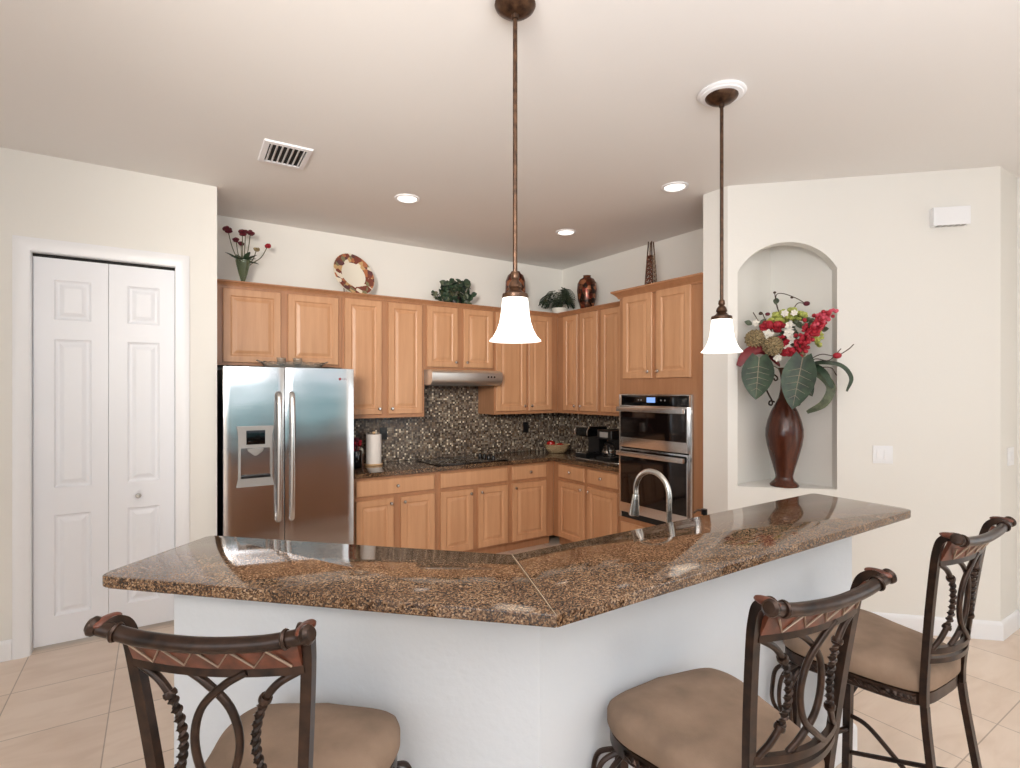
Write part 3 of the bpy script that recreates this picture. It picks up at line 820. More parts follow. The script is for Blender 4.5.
# round maker's mark and two letters at the top right of the right door
b = NB(); lathe(b, [(0.011, 0), (0.011, 0.0012), (0, 0.0014)], (FW - 0.108, -0.0022, 1.688), 18, axis=(0, -1, 0)); link('logo', b, simple('logo_red', srgb(140, 60, 70), 0.4), fd)
tcv = bpy.data.curves.new('lettering', 'FONT'); tcv.body = 'LG'; tcv.size = 0.026; tcv.extrude = 0.0006; tcv.align_x = 'LEFT'; tcv.align_y = 'CENTER'
to = bpy.data.objects.new('lettering_source', tcv); COL.objects.link(to)
dg = bpy.context.evaluated_depsgraph_get(); me = bpy.data.meshes.new_from_object(to.evaluated_get(dg)); bpy.data.objects.remove(to)
me.materials.clear(); me.materials.append(simple('logo_grey', srgb(150, 120, 125), 0.4, 0.4))
lo = bpy.data.objects.new('lettering', me); COL.objects.link(lo); lo.parent = fd; lo.location = (FW - 0.088, -0.0032, 1.688); lo.rotation_euler = (R(90), 0, 0)

# pressed glass tray with feet lying on the refrigerator
gt = thing('glass_tray', 'clear pressed-glass serving tray lying on top of the refrigerator', 'tray', (0.90, 4.48, 1.7565))
b = NB(); poly = [(0.24 * math.cos(a) * 1.0, 0.10 * math.sin(a)) for a in [2 * PI * k / 40 for k in range(40)]]
rings = []
for sc, z in ((0.80, 0.0005), (0.96, 0.052), (1.0, 0.062), (0.95, 0.062), (0.78, 0.006)):
    rings.append([b.verts.new((x * sc * (1 + (0.03 if (i % 2 and z > 0.02) else 0)), y * sc, z + (0.006 if (i % 2 and z > 0.05) else 0))) for i, (x, y) in enumerate(poly)])
for A_, B2 in zip(rings, rings[1:]):
    for j in range(40): b.faces.new((A_[j], A_[(j + 1) % 40], B2[(j + 1) % 40], B2[j]))
b.faces.new(rings[0][::-1]); b.faces.new(rings[-1])
link('dish', b, M['pressed'], gt)
for s in (-1, 1):
    b = NB(); tube(b, cr([(0.234 * s, -0.03, 0.058), (0.258 * s, -0.018, 0.070), (0.264 * s, 0, 0.074), (0.258 * s, 0.018, 0.070), (0.234 * s, 0.03, 0.058)], 5), 0.005, 8); link('handle', b, M['pressed'], gt)
for i, (ox, lab) in enumerate(((-0.09, 'left of two small clear glass bowls standing in the glass tray on the refrigerator'), (0.03, 'right of two small clear glass bowls standing in the glass tray on the refrigerator'))):
    b = NB(); lathe(b, [(0.018, 0), (0.02, 0.004), (0.006, 0.008), (0.006, 0.02), (0.03, 0.046), (0.036, 0.092), (0.033, 0.092), (0.027, 0.048), (0, 0.032)], (0, 0, 0), 18)
    o = link('glass_bowl', b, M['pressed'], loc=(0.90 + ox, 4.47, 1.7632)); tag(o, lab, 'bowl', 'small glass bowls on the refrigerator')

# ------------------------------------------------------------------ range hood and cooktop
hd = thing('range_hood', 'slim stainless under-cabinet range hood above the cooktop', 'range hood', (2.101, YA - 0.5, 1.645))
b = NB(); prism(b, [(0.484, 0.149), (0.05, 0.149), (0.012, 0.132), (0.0, 0.118), (0.0, 0.052), (0.010, 0.034), (0.05, 0.004), (0.484, 0.004)], 0.0, 0.766, 0.004, 2, 'x')
link('canopy', b, M['hoodsteel'], hd)
b = NB(); box(b, 0.05, 0.716, 0.10, 0.44, -0.001, 0.0035, 0.001); link('filter', b, M['greyplastic'], hd)
for i in range(3):
    b = NB(); lathe(b, [(0.009, 0), (0.009, 0.004), (0, 0.005)], (0.60 + 0.035 * i, -0.0005, 0.085), 12, axis=(0, -1, 0)); link('button', b, M['blackplastic'], hd)
b = NB()
ck = thing('cooktop', 'black glass cooktop with dark control knobs set in the back worktop', 'cooktop', (2.11, 4.375, ZCT + 0.0005))
box(b, 0, 0.755, 0, 0.50, 0, 0.008, 0.003); ckg = link('glass_top', b, M['blackgloss'], ck)
for (bx_, by_, br_) in ((0.19, 0.15, 0.10), (0.19, 0.36, 0.08), (0.46, 0.14, 0.08), (0.46, 0.36, 0.10)):
    b = NB()
    lathe(b, [(br_ - 0.004, 0.0083), (br_, 0.0083), (br_, 0.0086), (br_ - 0.004, 0.0086), (br_ - 0.004, 0.0083)], (bx_, by_, 0), 36, cap=False); link('burner_ring', b, M['greyplastic'], ck)
for i in range(4):
    b = NB(); lathe(b, [(0.021, 0.0085), (0.021, 0.02), (0.018, 0.024), (0.018, 0.032), (0, 0.034)], (0.665 + 0.0 * i, 0.13 + 0.085 * i, 0), 18); box(b, 0.661, 0.669, 0.113 + 0.085 * i, 0.147 + 0.085 * i, 0.030, 0.040, 0.002); link('control_knob', b, M['blackplastic'], ck)

# ------------------------------------------------------------------ outlets and switches
def plate(name, label, cat, origin, rz, w, h, mat, rock, group=None):
    p = thing(name, label, cat, origin, rz, group)
    b = NB(); box(b, -w / 2, w / 2, -0.006, 0, -h / 2, h / 2, 0.002); link('plate', b, M[mat], p)
    n = rock
    for i in range(n):
        cx = (i - (n - 1) / 2) * 0.046
        b = NB(); box(b, cx - 0.016, cx + 0.016, -0.0095, -0.0062, -0.033, 0.033, 0.0015); link('rocker' if mat == 'trim' else 'socket', b, M[mat], p)
    return p
plate('outlet', 'black outlet plate on the mosaic backsplash behind the paper towel roll', 'outlet', (1.815, YA - 0.0125, 1.185), 0, 0.075, 0.118, 'blackplastic', 1)
plate('outlet', 'black outlet plate on the mosaic backsplash right of the cooktop', 'outlet', (3.49, YA - 0.0125, 1.18), 0, 0.075, 0.118, 'blackplastic', 1)
pn = NL + sx_ * ((Vector((4.032, 1.603, 0)) - NL).dot(sx_)) - nx * 0.0005
plate('light_switch', 'white double switch plate on the wall right of the arched niche', 'switch', (pn.x, pn.y, 1.173), R(-45), 0.118, 0.118, 'trim', 2)
plate('light_switch', 'white switch plate on the short return wall at the right edge', 'switch', (4.70, E1.y - 0.0005, 1.165), 0, 0.118, 0.118, 'trim', 2)
# door chime box
pn = NL + sx_ * ((Vector((4.30, 1.335, 0)) - NL).dot(sx_)) - nx * 0.0005
ch = thing('door_chime', 'white rectangular door chime box high on the wall right of the niche', 'door chime', (pn.x, pn.y, 2.665), R(-45))
b = NB(); box(b, -0.105, 0.105, -0.05, 0, 0, 0.118, 0.005, 3); link('cover', b, M['trim'], ch)
b = NB()
for i in range(5): box(b, -0.08 + 0.034 * i, -0.055 + 0.034 * i, -0.047, -0.012, -0.002, 0.0005)
link('grille', b, M['greyplastic'], ch, False)

# ------------------------------------------------------------------ ceiling: vent, cans, pendants
vt = thing('ceiling_vent', 'white rectangular ceiling air vent with angled louvres', 'vent', (0.65, 3.47, ZC - 0.0005), R(-2))
b = NB(); vw, vd = 0.135, 0.165
outer_ = [(-vw, -vd), (vw, -vd), (vw, vd), (-vw, vd)]; inner_ = [(-vw + 0.032, -vd + 0.032), (vw - 0.032, -vd + 0.032), (vw - 0.032, vd - 0.032), (-vw + 0.032, vd - 0.032)]
R0 = [b.verts.new((x, y, 0)) for x, y in outer_]; R1 = [b.verts.new((x * 0.97, y * 0.97, -0.009)) for x, y in outer_]; R2 = [b.verts.new((x, y, -0.011)) for x, y in inner_]; R3 = [b.verts.new((x, y, 0)) for x, y in inner_]
for A_, B2 in ((R0, R1), (R1, R2), (R2, R3)):
    for j in range(4): b.faces.new((A_[j], A_[(j + 1) % 4], B2[(j + 1) % 4], B2[j]))
link('frame', b, M['vent'], vt, False)
b = NB(); box(b, -vw + 0.0325, vw - 0.0325, -vd + 0.0325, vd - 0.0325, -0.0022, -0.0005); link('duct', b, M['dark'], vt, False)
for i in range(7):
    b = NB(); x = -0.09 + 0.03 * i
    prism(b, [(x - 0.006, -0.012), (x - 0.004, -0.013), (x + 0.008, -0.003), (x + 0.006, -0.0025)], -vd + 0.033, vd - 0.033, axis='y'); link('louvre', b, M['vent'], vt, False)

cans = [((1.56, 3.757), 'recessed ceiling downlight nearest the vent, over the refrigerator side'), ((3.045, 2.503), 'recessed ceiling downlight on the right, before the oven tower'), ((3.094, 3.764), 'recessed ceiling downlight farthest back, near the kitchen corner')]
for i, ((cx, cy), lab) in enumerate(cans):
    rl = thing('recessed_light', lab, 'ceiling light', (cx, cy, ZC - 0.0005), 0, 'recessed downlights in the kitchen ceiling')
    b = NB(); lathe(b, [(0.094, 0), (0.092, -0.006), (0.076, -0.009), (0.070, -0.004), (0.070, 0)], n=32, cap=False); link('trim_ring', b, M['trim'], rl)
    b = NB(); lathe(b, [(0.0695, -0.004), (0.05, -0.007), (0, -0.008)], n=32); link('lens', b, M['lens'], rl)

def pendant(label, x, y, zb, ring=True):
    p = thing('pendant_light', label, 'pendant lamp', (x, y, ZC - 0.0005), 0, 'pendant lamps over the bar')
    D = ZC - 0.0005
    if ring: b = NB(); lathe(b, [(0.0, 0), (0.108, 0), (0.112, -0.006), (0.106, -0.012), (0.098, -0.013), (0.094, -0.018), (0.076, -0.020), (0.07, -0.014), (0.0, -0.014)], n=40); link('ceiling_medallion', b, M['trim'], p)
    t0 = -0.0145 if ring else -0.0005
    b = NB(); lathe(b, [(0.0, t0), (0.072, t0), (0.076, -0.020), (0.072, -0.028), (0.055, -0.042), (0.03, -0.052), (0.014, -0.056), (0.012, -0.07), (0.0, -0.07)], n=36); link('canopy', b, M['bronze'], p)
    zt = zb + 0.162
    b = NB(); lathe(b, [(0.0085, -0.071), (0.0085, zt + 0.085 - D)], n=12); link('rod', b, M['bronze'], p)
    # socket cup
    z = lambda v: v + zt - D
    b = NB(); lathe(b, [(0.010, z(0.09)), (0.014, z(0.085)), (0.016, z(0.07)), (0.012, z(0.062)), (0.022, z(0.05)), (0.026, z(0.035)), (0.020, z(0.028)), (0.034, z(0.014)), (0.047, z(0.010)), (0.049, z(0.0)), (0.047, z(-0.006)), (0, z(-0.006))], n=28); link('socket_cup', b, M['bronze'], p)
    b = NB()
    prof = [(0.047, 0.0), (0.050, -0.025), (0.053, -0.055), (0.058, -0.087), (0.068, -0.116), (0.082, -0.141), (0.094, -0.153), (0.096, -0.157), (0.092, -0.156), (0.078, -0.139), (0.064, -0.114), (0.054, -0.086), (0.049, -0.055), (0.046, -0.03), (0.043, -0.008), (0.02, -0.008)]
    lathe(b, [(r_, z(h) - 0.0065) for r_, h in prof], n=40, cap=False); link('glass_shade', b, M['lamp'], p)
    return p
pendant('bronze pendant lamp with white bell shade over the bar centre, the nearer one', 1.099, 1.630, 1.782, False)
pendant('bronze pendant lamp with white bell shade in front of the wall beside the niche', 2.272, 1.588, 1.785)

# ------------------------------------------------------------------ faucet and soap pump
fc = thing('faucet', 'brushed nickel gooseneck kitchen faucet rising behind the bar', 'faucet', (1.872, 1.57, ZCT + 0.0005))
b = NB(); lathe(b, [(0.028, 0), (0.028, 0.006), (0.022, 0.012), (0.019, 0.05), (0.017, 0.07), (0.0, 0.07)], n=24); link('base', b, M['nickel'], fc)
b = NB()
pts = [(0, 0, 0.06), (0, 0, 0.13), (0, 0, 0.195)]
for k in range(13):
    a = PI - PI * 1.06 * k / 12
    pts.append((0, 0.098 + 0.098 * math.cos(a), 0.220 + 0.098 * math.sin(a)))
tube(b, cr(pts, 3), 0.0122, 16); link('spout', b, M['nickel'], fc)
b = NB(); e = Vector(pts[-1]); dr = Vector((0, 0.13, -1)).normalized()
q = [(0.0135, 0.001), (0.015, 0.006), (0.017, 0.03), (0.023, 0.075), (0.026, 0.100), (0.022, 0.104), (0, 0.104)]
lathe(b, q, e, 20, axis=dr); link('spray_head', b, M['nickel'], fc)
b = NB(); tube(b, cr([(0.018, 0, 0.04), (0.045, 0, 0.05), (0.075, 0.0, 0.085)], 4), [0.008] * 8 + [0.006], 10); link('lever', b, M['nickel'], fc)

sd = thing('soap_dispenser', 'small dark bronze soap pump peeking over the rear edge of the bar', 'soap dispenser', (2.115, 1.57, ZCT + 0.0005 - 0.0)); sd.scale = (0.8, 0.8, 0.86)
b = NB(); lathe(b, [(0.026, 0), (0.028, 0.01), (0.028, 0.09), (0.02, 0.105), (0.012, 0.11), (0.0, 0.11)], n=20); link('bottle', b, M['blackplastic'], sd)
b = NB(); lathe(b, [(0.007, 0.111), (0.007, 0.128), (0.0175, 0.129), (0.0175, 0.158), (0, 0.16)], n=16); pmp = link('pump', b, M['blackplastic'], sd)
b = NB(); tube(b, cr([(-0.008, 0.006, 0.15), (-0.03, 0.025, 0.15), (-0.045, 0.04, 0.135)], 4), 0.006, 8); link('nozzle', b, M['bronze'], pmp)

# ------------------------------------------------------------------ things on the worktop
pt = thing('paper_towel_holder', 'pale wooden paper towel holder on the worktop beside the refrigerator', 'paper towel holder', (1.665, 4.80, ZCT + 0.0005))
b = NB(); lathe(b, [(0.0, 0), (0.082, 0), (0.085, 0.006), (0.082, 0.014), (0.0, 0.014)], n=32); link('base', b, M['palewood'], pt)
b = NB(); lathe(b, [(0.010, 0.0145), (0.010, 0.285), (0.016, 0.29), (0.014, 0.305), (0, 0.308)], n=16); link('post', b, M['palewood'], pt)
b = NB(); lathe(b, [(0.020, 0.0), (0.069, 0.0), (0.069, 0.268), (0.020, 0.268), (0.020, 0.0)], n=36, cap=False)
tube(b, [(0.0690, 0.0, 0.134), (0.075, 0.024, 0.134)], 1.0, sec=[(-0.131, -0.0008), (0.131, -0.0008), (0.131, 0.0008), (-0.131, 0.0008)])
o = link('paper_towel_roll', b, M['paper'], loc=(1.665, 4.80, ZCT + 0.0155)); tag(o, 'white paper towel roll standing on the wooden holder by the refrigerator', 'paper towel roll')
kb = thing('utensil_crock', 'black crock holding dark red cloth flowers right beside the refrigerator', 'crock', (1.475, 4.72, ZCT + 0.0005))
b = NB(); lathe(b, [(0.0, 0), (0.048, 0), (0.054, 0.01), (0.056, 0.14), (0.050, 0.15), (0.046, 0.148), (0.046, 0.02), (0, 0.02)], n=28); link('pot', b, M['blackgloss'], kb)
rs = thing('red_flower_bunch', 'small bunch of dark red flowers standing in the black crock beside the refrigerator', 'flowers', (1.475, 4.72, ZCT + 0.1))
random.seed(3)
for i in range(7):
    a = 2 * PI * i / 7; rr_ = 0.026 if i < 6 else 0.0
    b = NB(); p = Vector((rr_ * math.cos(a), rr_ * math.sin(a), 0.11 + 0.03 * random.random()))
    for j in range(6):
        ball(b, p + Vector((random.uniform(-.016, .016), random.uniform(-.016, .016), random.uniform(-.016, .02))), 0.014, seg=8, rings=6)
    tube(b, [(p.x * 0.5, p.y * 0.5, -0.07), p], 0.003, 6); link('flower', b, M['darkred' if i % 2 else 'red'], rs)
sh = thing('pepper_mill', 'slim wooden pepper mill with pale top between the crock and the paper towels', 'pepper mill', (1.548, 4.80, ZCT + 0.0005))
b = NB(); lathe(b, [(0.0, 0), (0.022, 0), (0.024, 0.008), (0.018, 0.04), (0.016, 0.07), (0.022, 0.10), (0.014, 0.108), (0, 0.108)], n=20); link('body', b, simple('mill_wood', srgb(120, 82, 64), 0.4), sh)
b = NB(); lathe(b, [(0.012, 0.1085), (0.019, 0.116), (0.019, 0.14), (0.012, 0.158), (0.006, 0.165), (0, 0.168)], n=20); link('cap', b, simple('mill_cap', srgb(206, 204, 190), 0.3), sh)

# fruit basket with two apples
fb = thing('fruit_basket', 'shallow oval woven wicker basket in the corner of the worktop', 'basket', (3.70, 4.66, ZCT + 0.0005), R(-35))
b = NB(); n = 48; rings = []
for rx, z in ((0.085, 0.0), (0.105, 0.02), (0.118, 0.045), (0.128, 0.075), (0.131, 0.082), (0.125, 0.082), (0.113, 0.045), (0.10, 0.022), (0.08, 0.006)):
    rings.append([b.verts.new((rx * 1.05 * math.cos(2 * PI * k / n) * (1 + 0.012 * (k % 2)), rx * 0.8 * math.sin(2 * PI * k / n) * (1 + 0.012 * (k % 2)), z)) for k in range(n)])
for A_, B2 in zip(rings, rings[1:]):
    for j in range(n): b.faces.new((A_[j], A_[(j + 1) % n], B2[(j + 1) % n], B2[j]))
b.faces.new(rings[0][::-1]); b.faces.new(rings[-1]); link('bowl', b, M['wicker'], fb)
b = NB(); pr = [(0.1365 * 1.0 * math.cos(2 * PI * k / 48), 0.104 * math.sin(2 * PI * k / 48), 0.084 + 0.002 * (k % 2)) for k in range(49)]
tube(b, pr, 0.006, 8); link('rim', b, M['wicker'], fb)
def apple(loc, label):
    a_ = thing('apple', label, 'apple', loc, 0, 'red apples in the basket'); a_.scale = (1.3, 1.3, 1.3)
    b = NB(); lathe(b, [(0.0, 0.006), (0.014, 0.0), (0.030, 0.012), (0.038, 0.036), (0.034, 0.058), (0.018, 0.068), (0.008, 0.064), (0.0, 0.058)], n=24); link('fruit', b, M['apple'], a_)
    b = NB(); tube(b, [(0, 0, 0.058), (0.003, 0, 0.07), (0.007, 0.002, 0.080)], 0.0018, 6); link('stem', b, M['twig'], a_)
apple((3.648, 4.700, ZCT + 0.036), 'bright red apple heaped at the left end of the wicker basket')
apple((3.735, 4.640, ZCT + 0.008), 'red apple lying low in the middle of the wicker basket')

# tray with two coffee makers
ct = NB(); prism(ct, rounded([(-0.36, -0.19), (0.36, -0.19), (0.36, 0.19), (-0.36, 0.19)], [0.12] * 4), 0, 0.008, 0.002)
o = link('serving_tray', ct, M['nickel'], loc=(3.735, 3.90, ZCT + 0.0005), rot=(0, 0, R(-90))); tag(o, 'flat silver tray under the two coffee makers on the worktop', 'tray')
zt_ = ZCT + 0.0095
cm = thing('coffee_maker', 'black pod coffee machine with chrome trim on the tray, nearer the basket', 'coffee maker', (3.70, 4.085, zt_), R(-90))
# local: front towards -y, footprint 0.20 x 0.26
b = NB(); box(b, -0.085, 0.085, -0.15, 0.13, 0, 0.045, 0.008); box(b, -0.085, 0.085, 0.02, 0.13, 0.045, 0.24, 0.012); link('body', b, M['blackplastic'], cm)
b = NB(); box(b, -0.09, 0.09, -0.14, 0.13, 0.215, 0.31, 0.022, 3); hd_ = link('brew_head', b, M['blackgloss'], cm)
b = NB(); tube(b, cr([(0.09, -0.145, 0.23), (0.094, -0.15, 0.27), (0.09, -0.12, 0.315)], 5), 0.007, 8); tube(b, cr([(-0.09, -0.145, 0.23), (-0.094, -0.15, 0.27), (-0.09, -0.12, 0.315)], 5), 0.007, 8); box(b, -0.092, 0.092, -0.152, -0.14, 0.306, 0.322, 0.004); link('chrome_trim', b, M['nickel'], hd_)
b = NB(); box(b, -0.07, 0.07, -0.145, -0.01, 0.0455, 0.052, 0.001); link('drip_tray', b, M['steel'], cm)
b = NB(); box(b, -0.062, 0.062, 0.131, 0.145, 0.05, 0.27, 0.004); link('water_tank', b, M['ovenglass'], cm)
cm2 = thing('coffee_maker', 'black drip coffee maker with glass carafe on the tray, next to the oven cabinet', 'coffee maker', (3.70, 3.785, zt_), R(-90))
b = NB(); box(b, -0.10, 0.10, -0.13, 0.12, 0, 0.035, 0.008); box(b, -0.10, 0.10, 0.03, 0.12, 0.035, 0.22, 0.008); box(b, -0.10, 0.10, -0.12, 0.12, 0.205, 0.295, 0.015, 3); link('body', b, M['blackplastic'], cm2)
b = NB(); box(b, -0.055, 0.055, -0.1235, -0.1202, 0.225, 0.275, 0.001); link('control_panel', b, M['greyplastic'], cm2)
cf = NB(); lathe(cf, [(0.0, 0.036), (0.058, 0.036), (0.068, 0.06), (0.066, 0.10), (0.05, 0.14), (0.044, 0.155), (0.041, 0.153), (0.047, 0.138), (0.062, 0.10), (0.064, 0.06), (0.055, 0.04), (0.0, 0.04)], (0, -0.05, 0), 28)
cfo = link('carafe', cf, M['glass'], cm2)
b = NB(); lathe(b, [(0.0, 0.156), (0.046, 0.156), (0.048, 0.166), (0.03, 0.178), (0, 0.18)], (0, -0.05, 0), 24); link('lid', b, M['blackplastic'], cfo)
b = NB(); lathe(b, [(0.0685, 0.076), (0.0700, 0.076), (0.0690, 0.094), (0.0675, 0.094), (0.0685, 0.076)], (0, -0.05, 0), 28, cap=False); link('chrome_band', b, M['nickel'], cfo)
b = NB(); tube(b, cr([(0.04, -0.092, 0.150), (0.06, -0.125, 0.148), (0.068, -0.130, 0.11), (0.056, -0.106, 0.07)], 5), 0.008, 8); link('handle', b, M['blackplastic'], cfo)

# ------------------------------------------------------------------ decorations above the cabinets
UT = UZ + 0.0005
def leafmesh(b, base, tip, width, up=(0, 0, 1), fold=0.15, heart=False, n=7, droop=0.0):
    """leaf blade from base to tip with a folded midrib and thickness from two shells"""
    B = Vector(base); T = Vector(tip); d = T - B; L = d.length; d = d / L
    side = d.cross(Vector(up));
    if side.length < 1e-4: side = d.cross(Vector((1, 0, 0)))
    side.normalize(); nrm = side.cross(d)
    th = max(0.0008, width * 0.02)
    shells = []
    for sgn in (1, -1):
        rows = []
        for i in range(n + 1):
            s = i / n
            if heart: w = width * (math.sin(PI * min(1, (s + 0.22) / 1.22)) ** 0.8) * (1 if s < 0.98 else 0.06) * (0.72 if i == 0 else 1)
            else: w = width * math.sin(PI * (0.04 + 0.95 * s)) ** 0.9
            c = B + d * (L * s) - nrm * (droop * L * s * s) + nrm * (sgn * th / 2)
            back = -0.10 * L if (heart and i == 0) else 0
            rows.append([c + side * w * 0.5 * k2 + nrm * (fold * w * abs(k2)) + d * (back * abs(k2)) for k2 in (-1, -0.5, 0, 0.5, 1)])
        vr = [[b.verts.new(p) for p in r_] for r_ in rows]
        for A_, B2 in zip(vr, vr[1:]):
            for j in range(4): b.faces.new((A_[j], A_[j + 1], B2[j + 1], B2[j]) if sgn > 0 else (A_[j], B2[j], B2[j + 1], A_[j + 1]))
        shells.append(vr)
    a_, c_ = shells
    bord = lambda v: [r_[0] for r_ in v] + v[-1][1:] + [r_[-1] for r_ in v[::-1]][1:] + v[0][::-1][1:-1]
    p1, p2 = bord(a_), bord(c_)
    for i in range(len(p1)):
        j = (i + 1) % len(p1)
        try: b.faces.new((p1[i], p1[j], p2[j], p2[i]))
        except ValueError: pass

# green glass vase with wine-red flowers
GV = (0.577, 4.775)
b = NB(); lathe(b, [(0.0, 0), (0.034, 0), (0.036, 0.006), (0.012, 0.018), (0.014, 0.034), (0.034, 0.10), (0.050, 0.17), (0.056, 0.205), (0.052, 0.205), (0.046, 0.17), (0.030, 0.10), (0.01, 0.04), (0, 0.038)], n=28)
tag(link('glass_vase', b, M['greenglass'], loc=(GV[0], GV[1], UT)), 'tapered green glass vase above the refrigerator cabinet', 'vase')
bq = thing('flower_bouquet', 'loose bouquet of wine-red flowers in the green glass vase above the refrigerator', 'flowers', (GV[0], GV[1], UT + 0.05))
random.seed(11)
def at_gv(px, py, dz=0): return Vector(((px - 243) * 0.0073, random.uniform(-0.04, 0.04), (281 - py) * 0.0081))
for (px, py, r_, m_) in ((228, 233.5, 0.036, 'darkred'), (242, 235, 0.034, 'darkred'), (250.5, 233, 0.032, 'darkred'), (246, 232, 0.022, 'darkred'), (236, 242.5, 0.026, 'darkred'), (241.5, 244.5, 0.024, 'darkred'), (269, 243, 0.027, 'red'), (256, 250, 0.024, 'tan')):
    p = at_gv(px, py); b = NB()
    tube(b, cr([(random.uniform(-.012, .012), random.uniform(-.012, .012), 0.0), (p.x * 0.25, p.y * 0.25, 0.12), (p.x * 0.72, p.y * 0.8, p.z * 0.66), p], 6), 0.0034, 6)
    st_ = link('stem', b, M['stem'], bq)
    b = NB()
    for j in range(16):
        u1 = random.uniform(-1, 1); a = random.uniform(0, 2 * PI); w = math.sqrt(1 - u1 * u1)
        dv = Vector((w * math.cos(a), w * math.sin(a), u1 * 0.75))
        ball(b, p + dv * r_ * 0.6, r_ * 0.48, 1, 1, 0.7, 8, 6)
    link('blossom', b, M[m_], st_)
for i in range(10):
    a = 2 * PI * i / 10; b = NB(); rr_ = random.uniform(0.07, 0.12)
    leafmesh(b, (0.02 * math.cos(a), 0.02 * math.sin(a), 0.14), (rr_ * math.cos(a), rr_ * 0.8 * math.sin(a), 0.17 + random.uniform(-.02, .07)), 0.045, droop=0.2)
    link('leaf', b, M['leaf'], bq)

# decorated plate leaning on the wall
pl = thing('decorative_plate', 'round cream plate with painted autumn fruit border leaning above the tall cabinet', 'plate', (1.474, 4.80, UT + 0.002), R(14))
def plate_mat():
    m, nt, bs = new_mat('painted_fruit_border')
    v = mapping(nt, (1, 1, 1))
    vo = nt.nodes.new('ShaderNodeTexVoronoi'); vo.inputs['Scale'].default_value = 26; nt.links.new(v, vo.inputs['Vector'])
    s = nt.nodes.new('ShaderNodeSeparateColor'); nt.links.new(vo.outputs['Color'], s.inputs[0])
    r_ = ramp(nt, s.outputs[0], [(0.0, srgb(122, 66, 54)), (0.2, srgb(176, 112, 78)), (0.36, srgb(98, 62, 64)), (0.52, srgb(200, 164, 116)), (0.64, srgb(232, 222, 204)), (0.86, srgb(128, 122, 92))], 'CONSTANT')
    nt.links.new(r_.outputs[0], bs.inputs['Base Color']); bs.inputs['Roughness'].default_value = 0.2
    return m
tl = Matrix.Rotation(R(72), 4, 'X')
PR = 0.205
b = NB(); lathe(b, [(0.0, 0.0), (0.11, 0.0), (0.12, 0.004), (PR, 0.02), (PR, 0.025), (0.118, 0.010), (0.108, 0.006), (0.0, 0.006)], n=48)
bmesh.ops.transform(b, matrix=Matrix.Translation((0, 0.0, PR * math.sin(R(72)) - 0.0)) @ tl, verts=b.verts[:]); link('disc', b, simple('cream_glaze', srgb(232, 226, 212), 0.2), pl)
b = NB(); lathe(b, [(0.119, 0.0112), (PR - 0.004, 0.0256), (PR - 0.004, 0.0262), (0.119, 0.0118), (0.119, 0.0112)], n=48, cap=False)
bmesh.ops.transform(b, matrix=Matrix.Translation((0, 0.0, PR * math.sin(R(72)))) @ tl, verts=b.verts[:]); link('painted_border', b, plate_mat(), pl)
b = NB(); 
for s in (-1, 1): tube(b, [(0.05 * s, -0.03, 0.0), (0.05 * s, 0.055, 0.004), (0.05 * s, 0.075, 0.10)], 0.004, 6)
link('stand', b, M['bronze'], pl)

# ivy
iv = thing('ivy_plant', 'bushy dark green ivy plant on top of the cabinet above the range hood', 'plant', (2.492, 4.79, UT))
b = NB(); lathe(b, [(0.0, 0), (0.06, 0), (0.075, 0.09), (0.07, 0.09), (0.055, 0.01), (0, 0.01)], n=24); link('pot', b, M['blackplastic'], iv)
random.seed(21)
for i in range(95):
    a = random.uniform(0, 2 * PI); el = random.uniform(-0.12, 1.0)
    if i % 3 == 0: a = random.uniform(PI, 2 * PI)
    rad = 0.215 * (0.5 + 0.5 * random.random())
    p = Vector((1.2 * rad * math.cos(a) * math.cos(el * 1.2), 0.5 * rad * math.sin(a) * math.cos(el * 1.2), 0.062 + 1.05 * rad * math.sin(el * 1.25)))
    p.x += 0.10 * (p.z - 0.1)
    d = Vector((random.uniform(-1, 1), random.uniform(-1, 0.5), random.uniform(-0.7, 0.6))).normalized() * random.uniform(0.055, 0.078)
    b = NB(); leafmesh(b, p, p + d, random.uniform(0.056, 0.074), up=(random.uniform(-.6, .6), -1, 0.5), heart=True, n=5)
    link('leaf', b, M['leaf' if random.random() < 0.75 else 'leaf2'], iv)
b = NB()
for i in range(14):
    a = 2 * PI * i / 14; tube(b, cr([(0, 0, 0.07), (0.08 * math.cos(a), 0.04 * math.sin(a), 0.17), (0.19 * math.cos(a), 0.075 * math.sin(a), 0.10)], 5), 0.003, 6)
link('stems', b, M['stem'], iv)

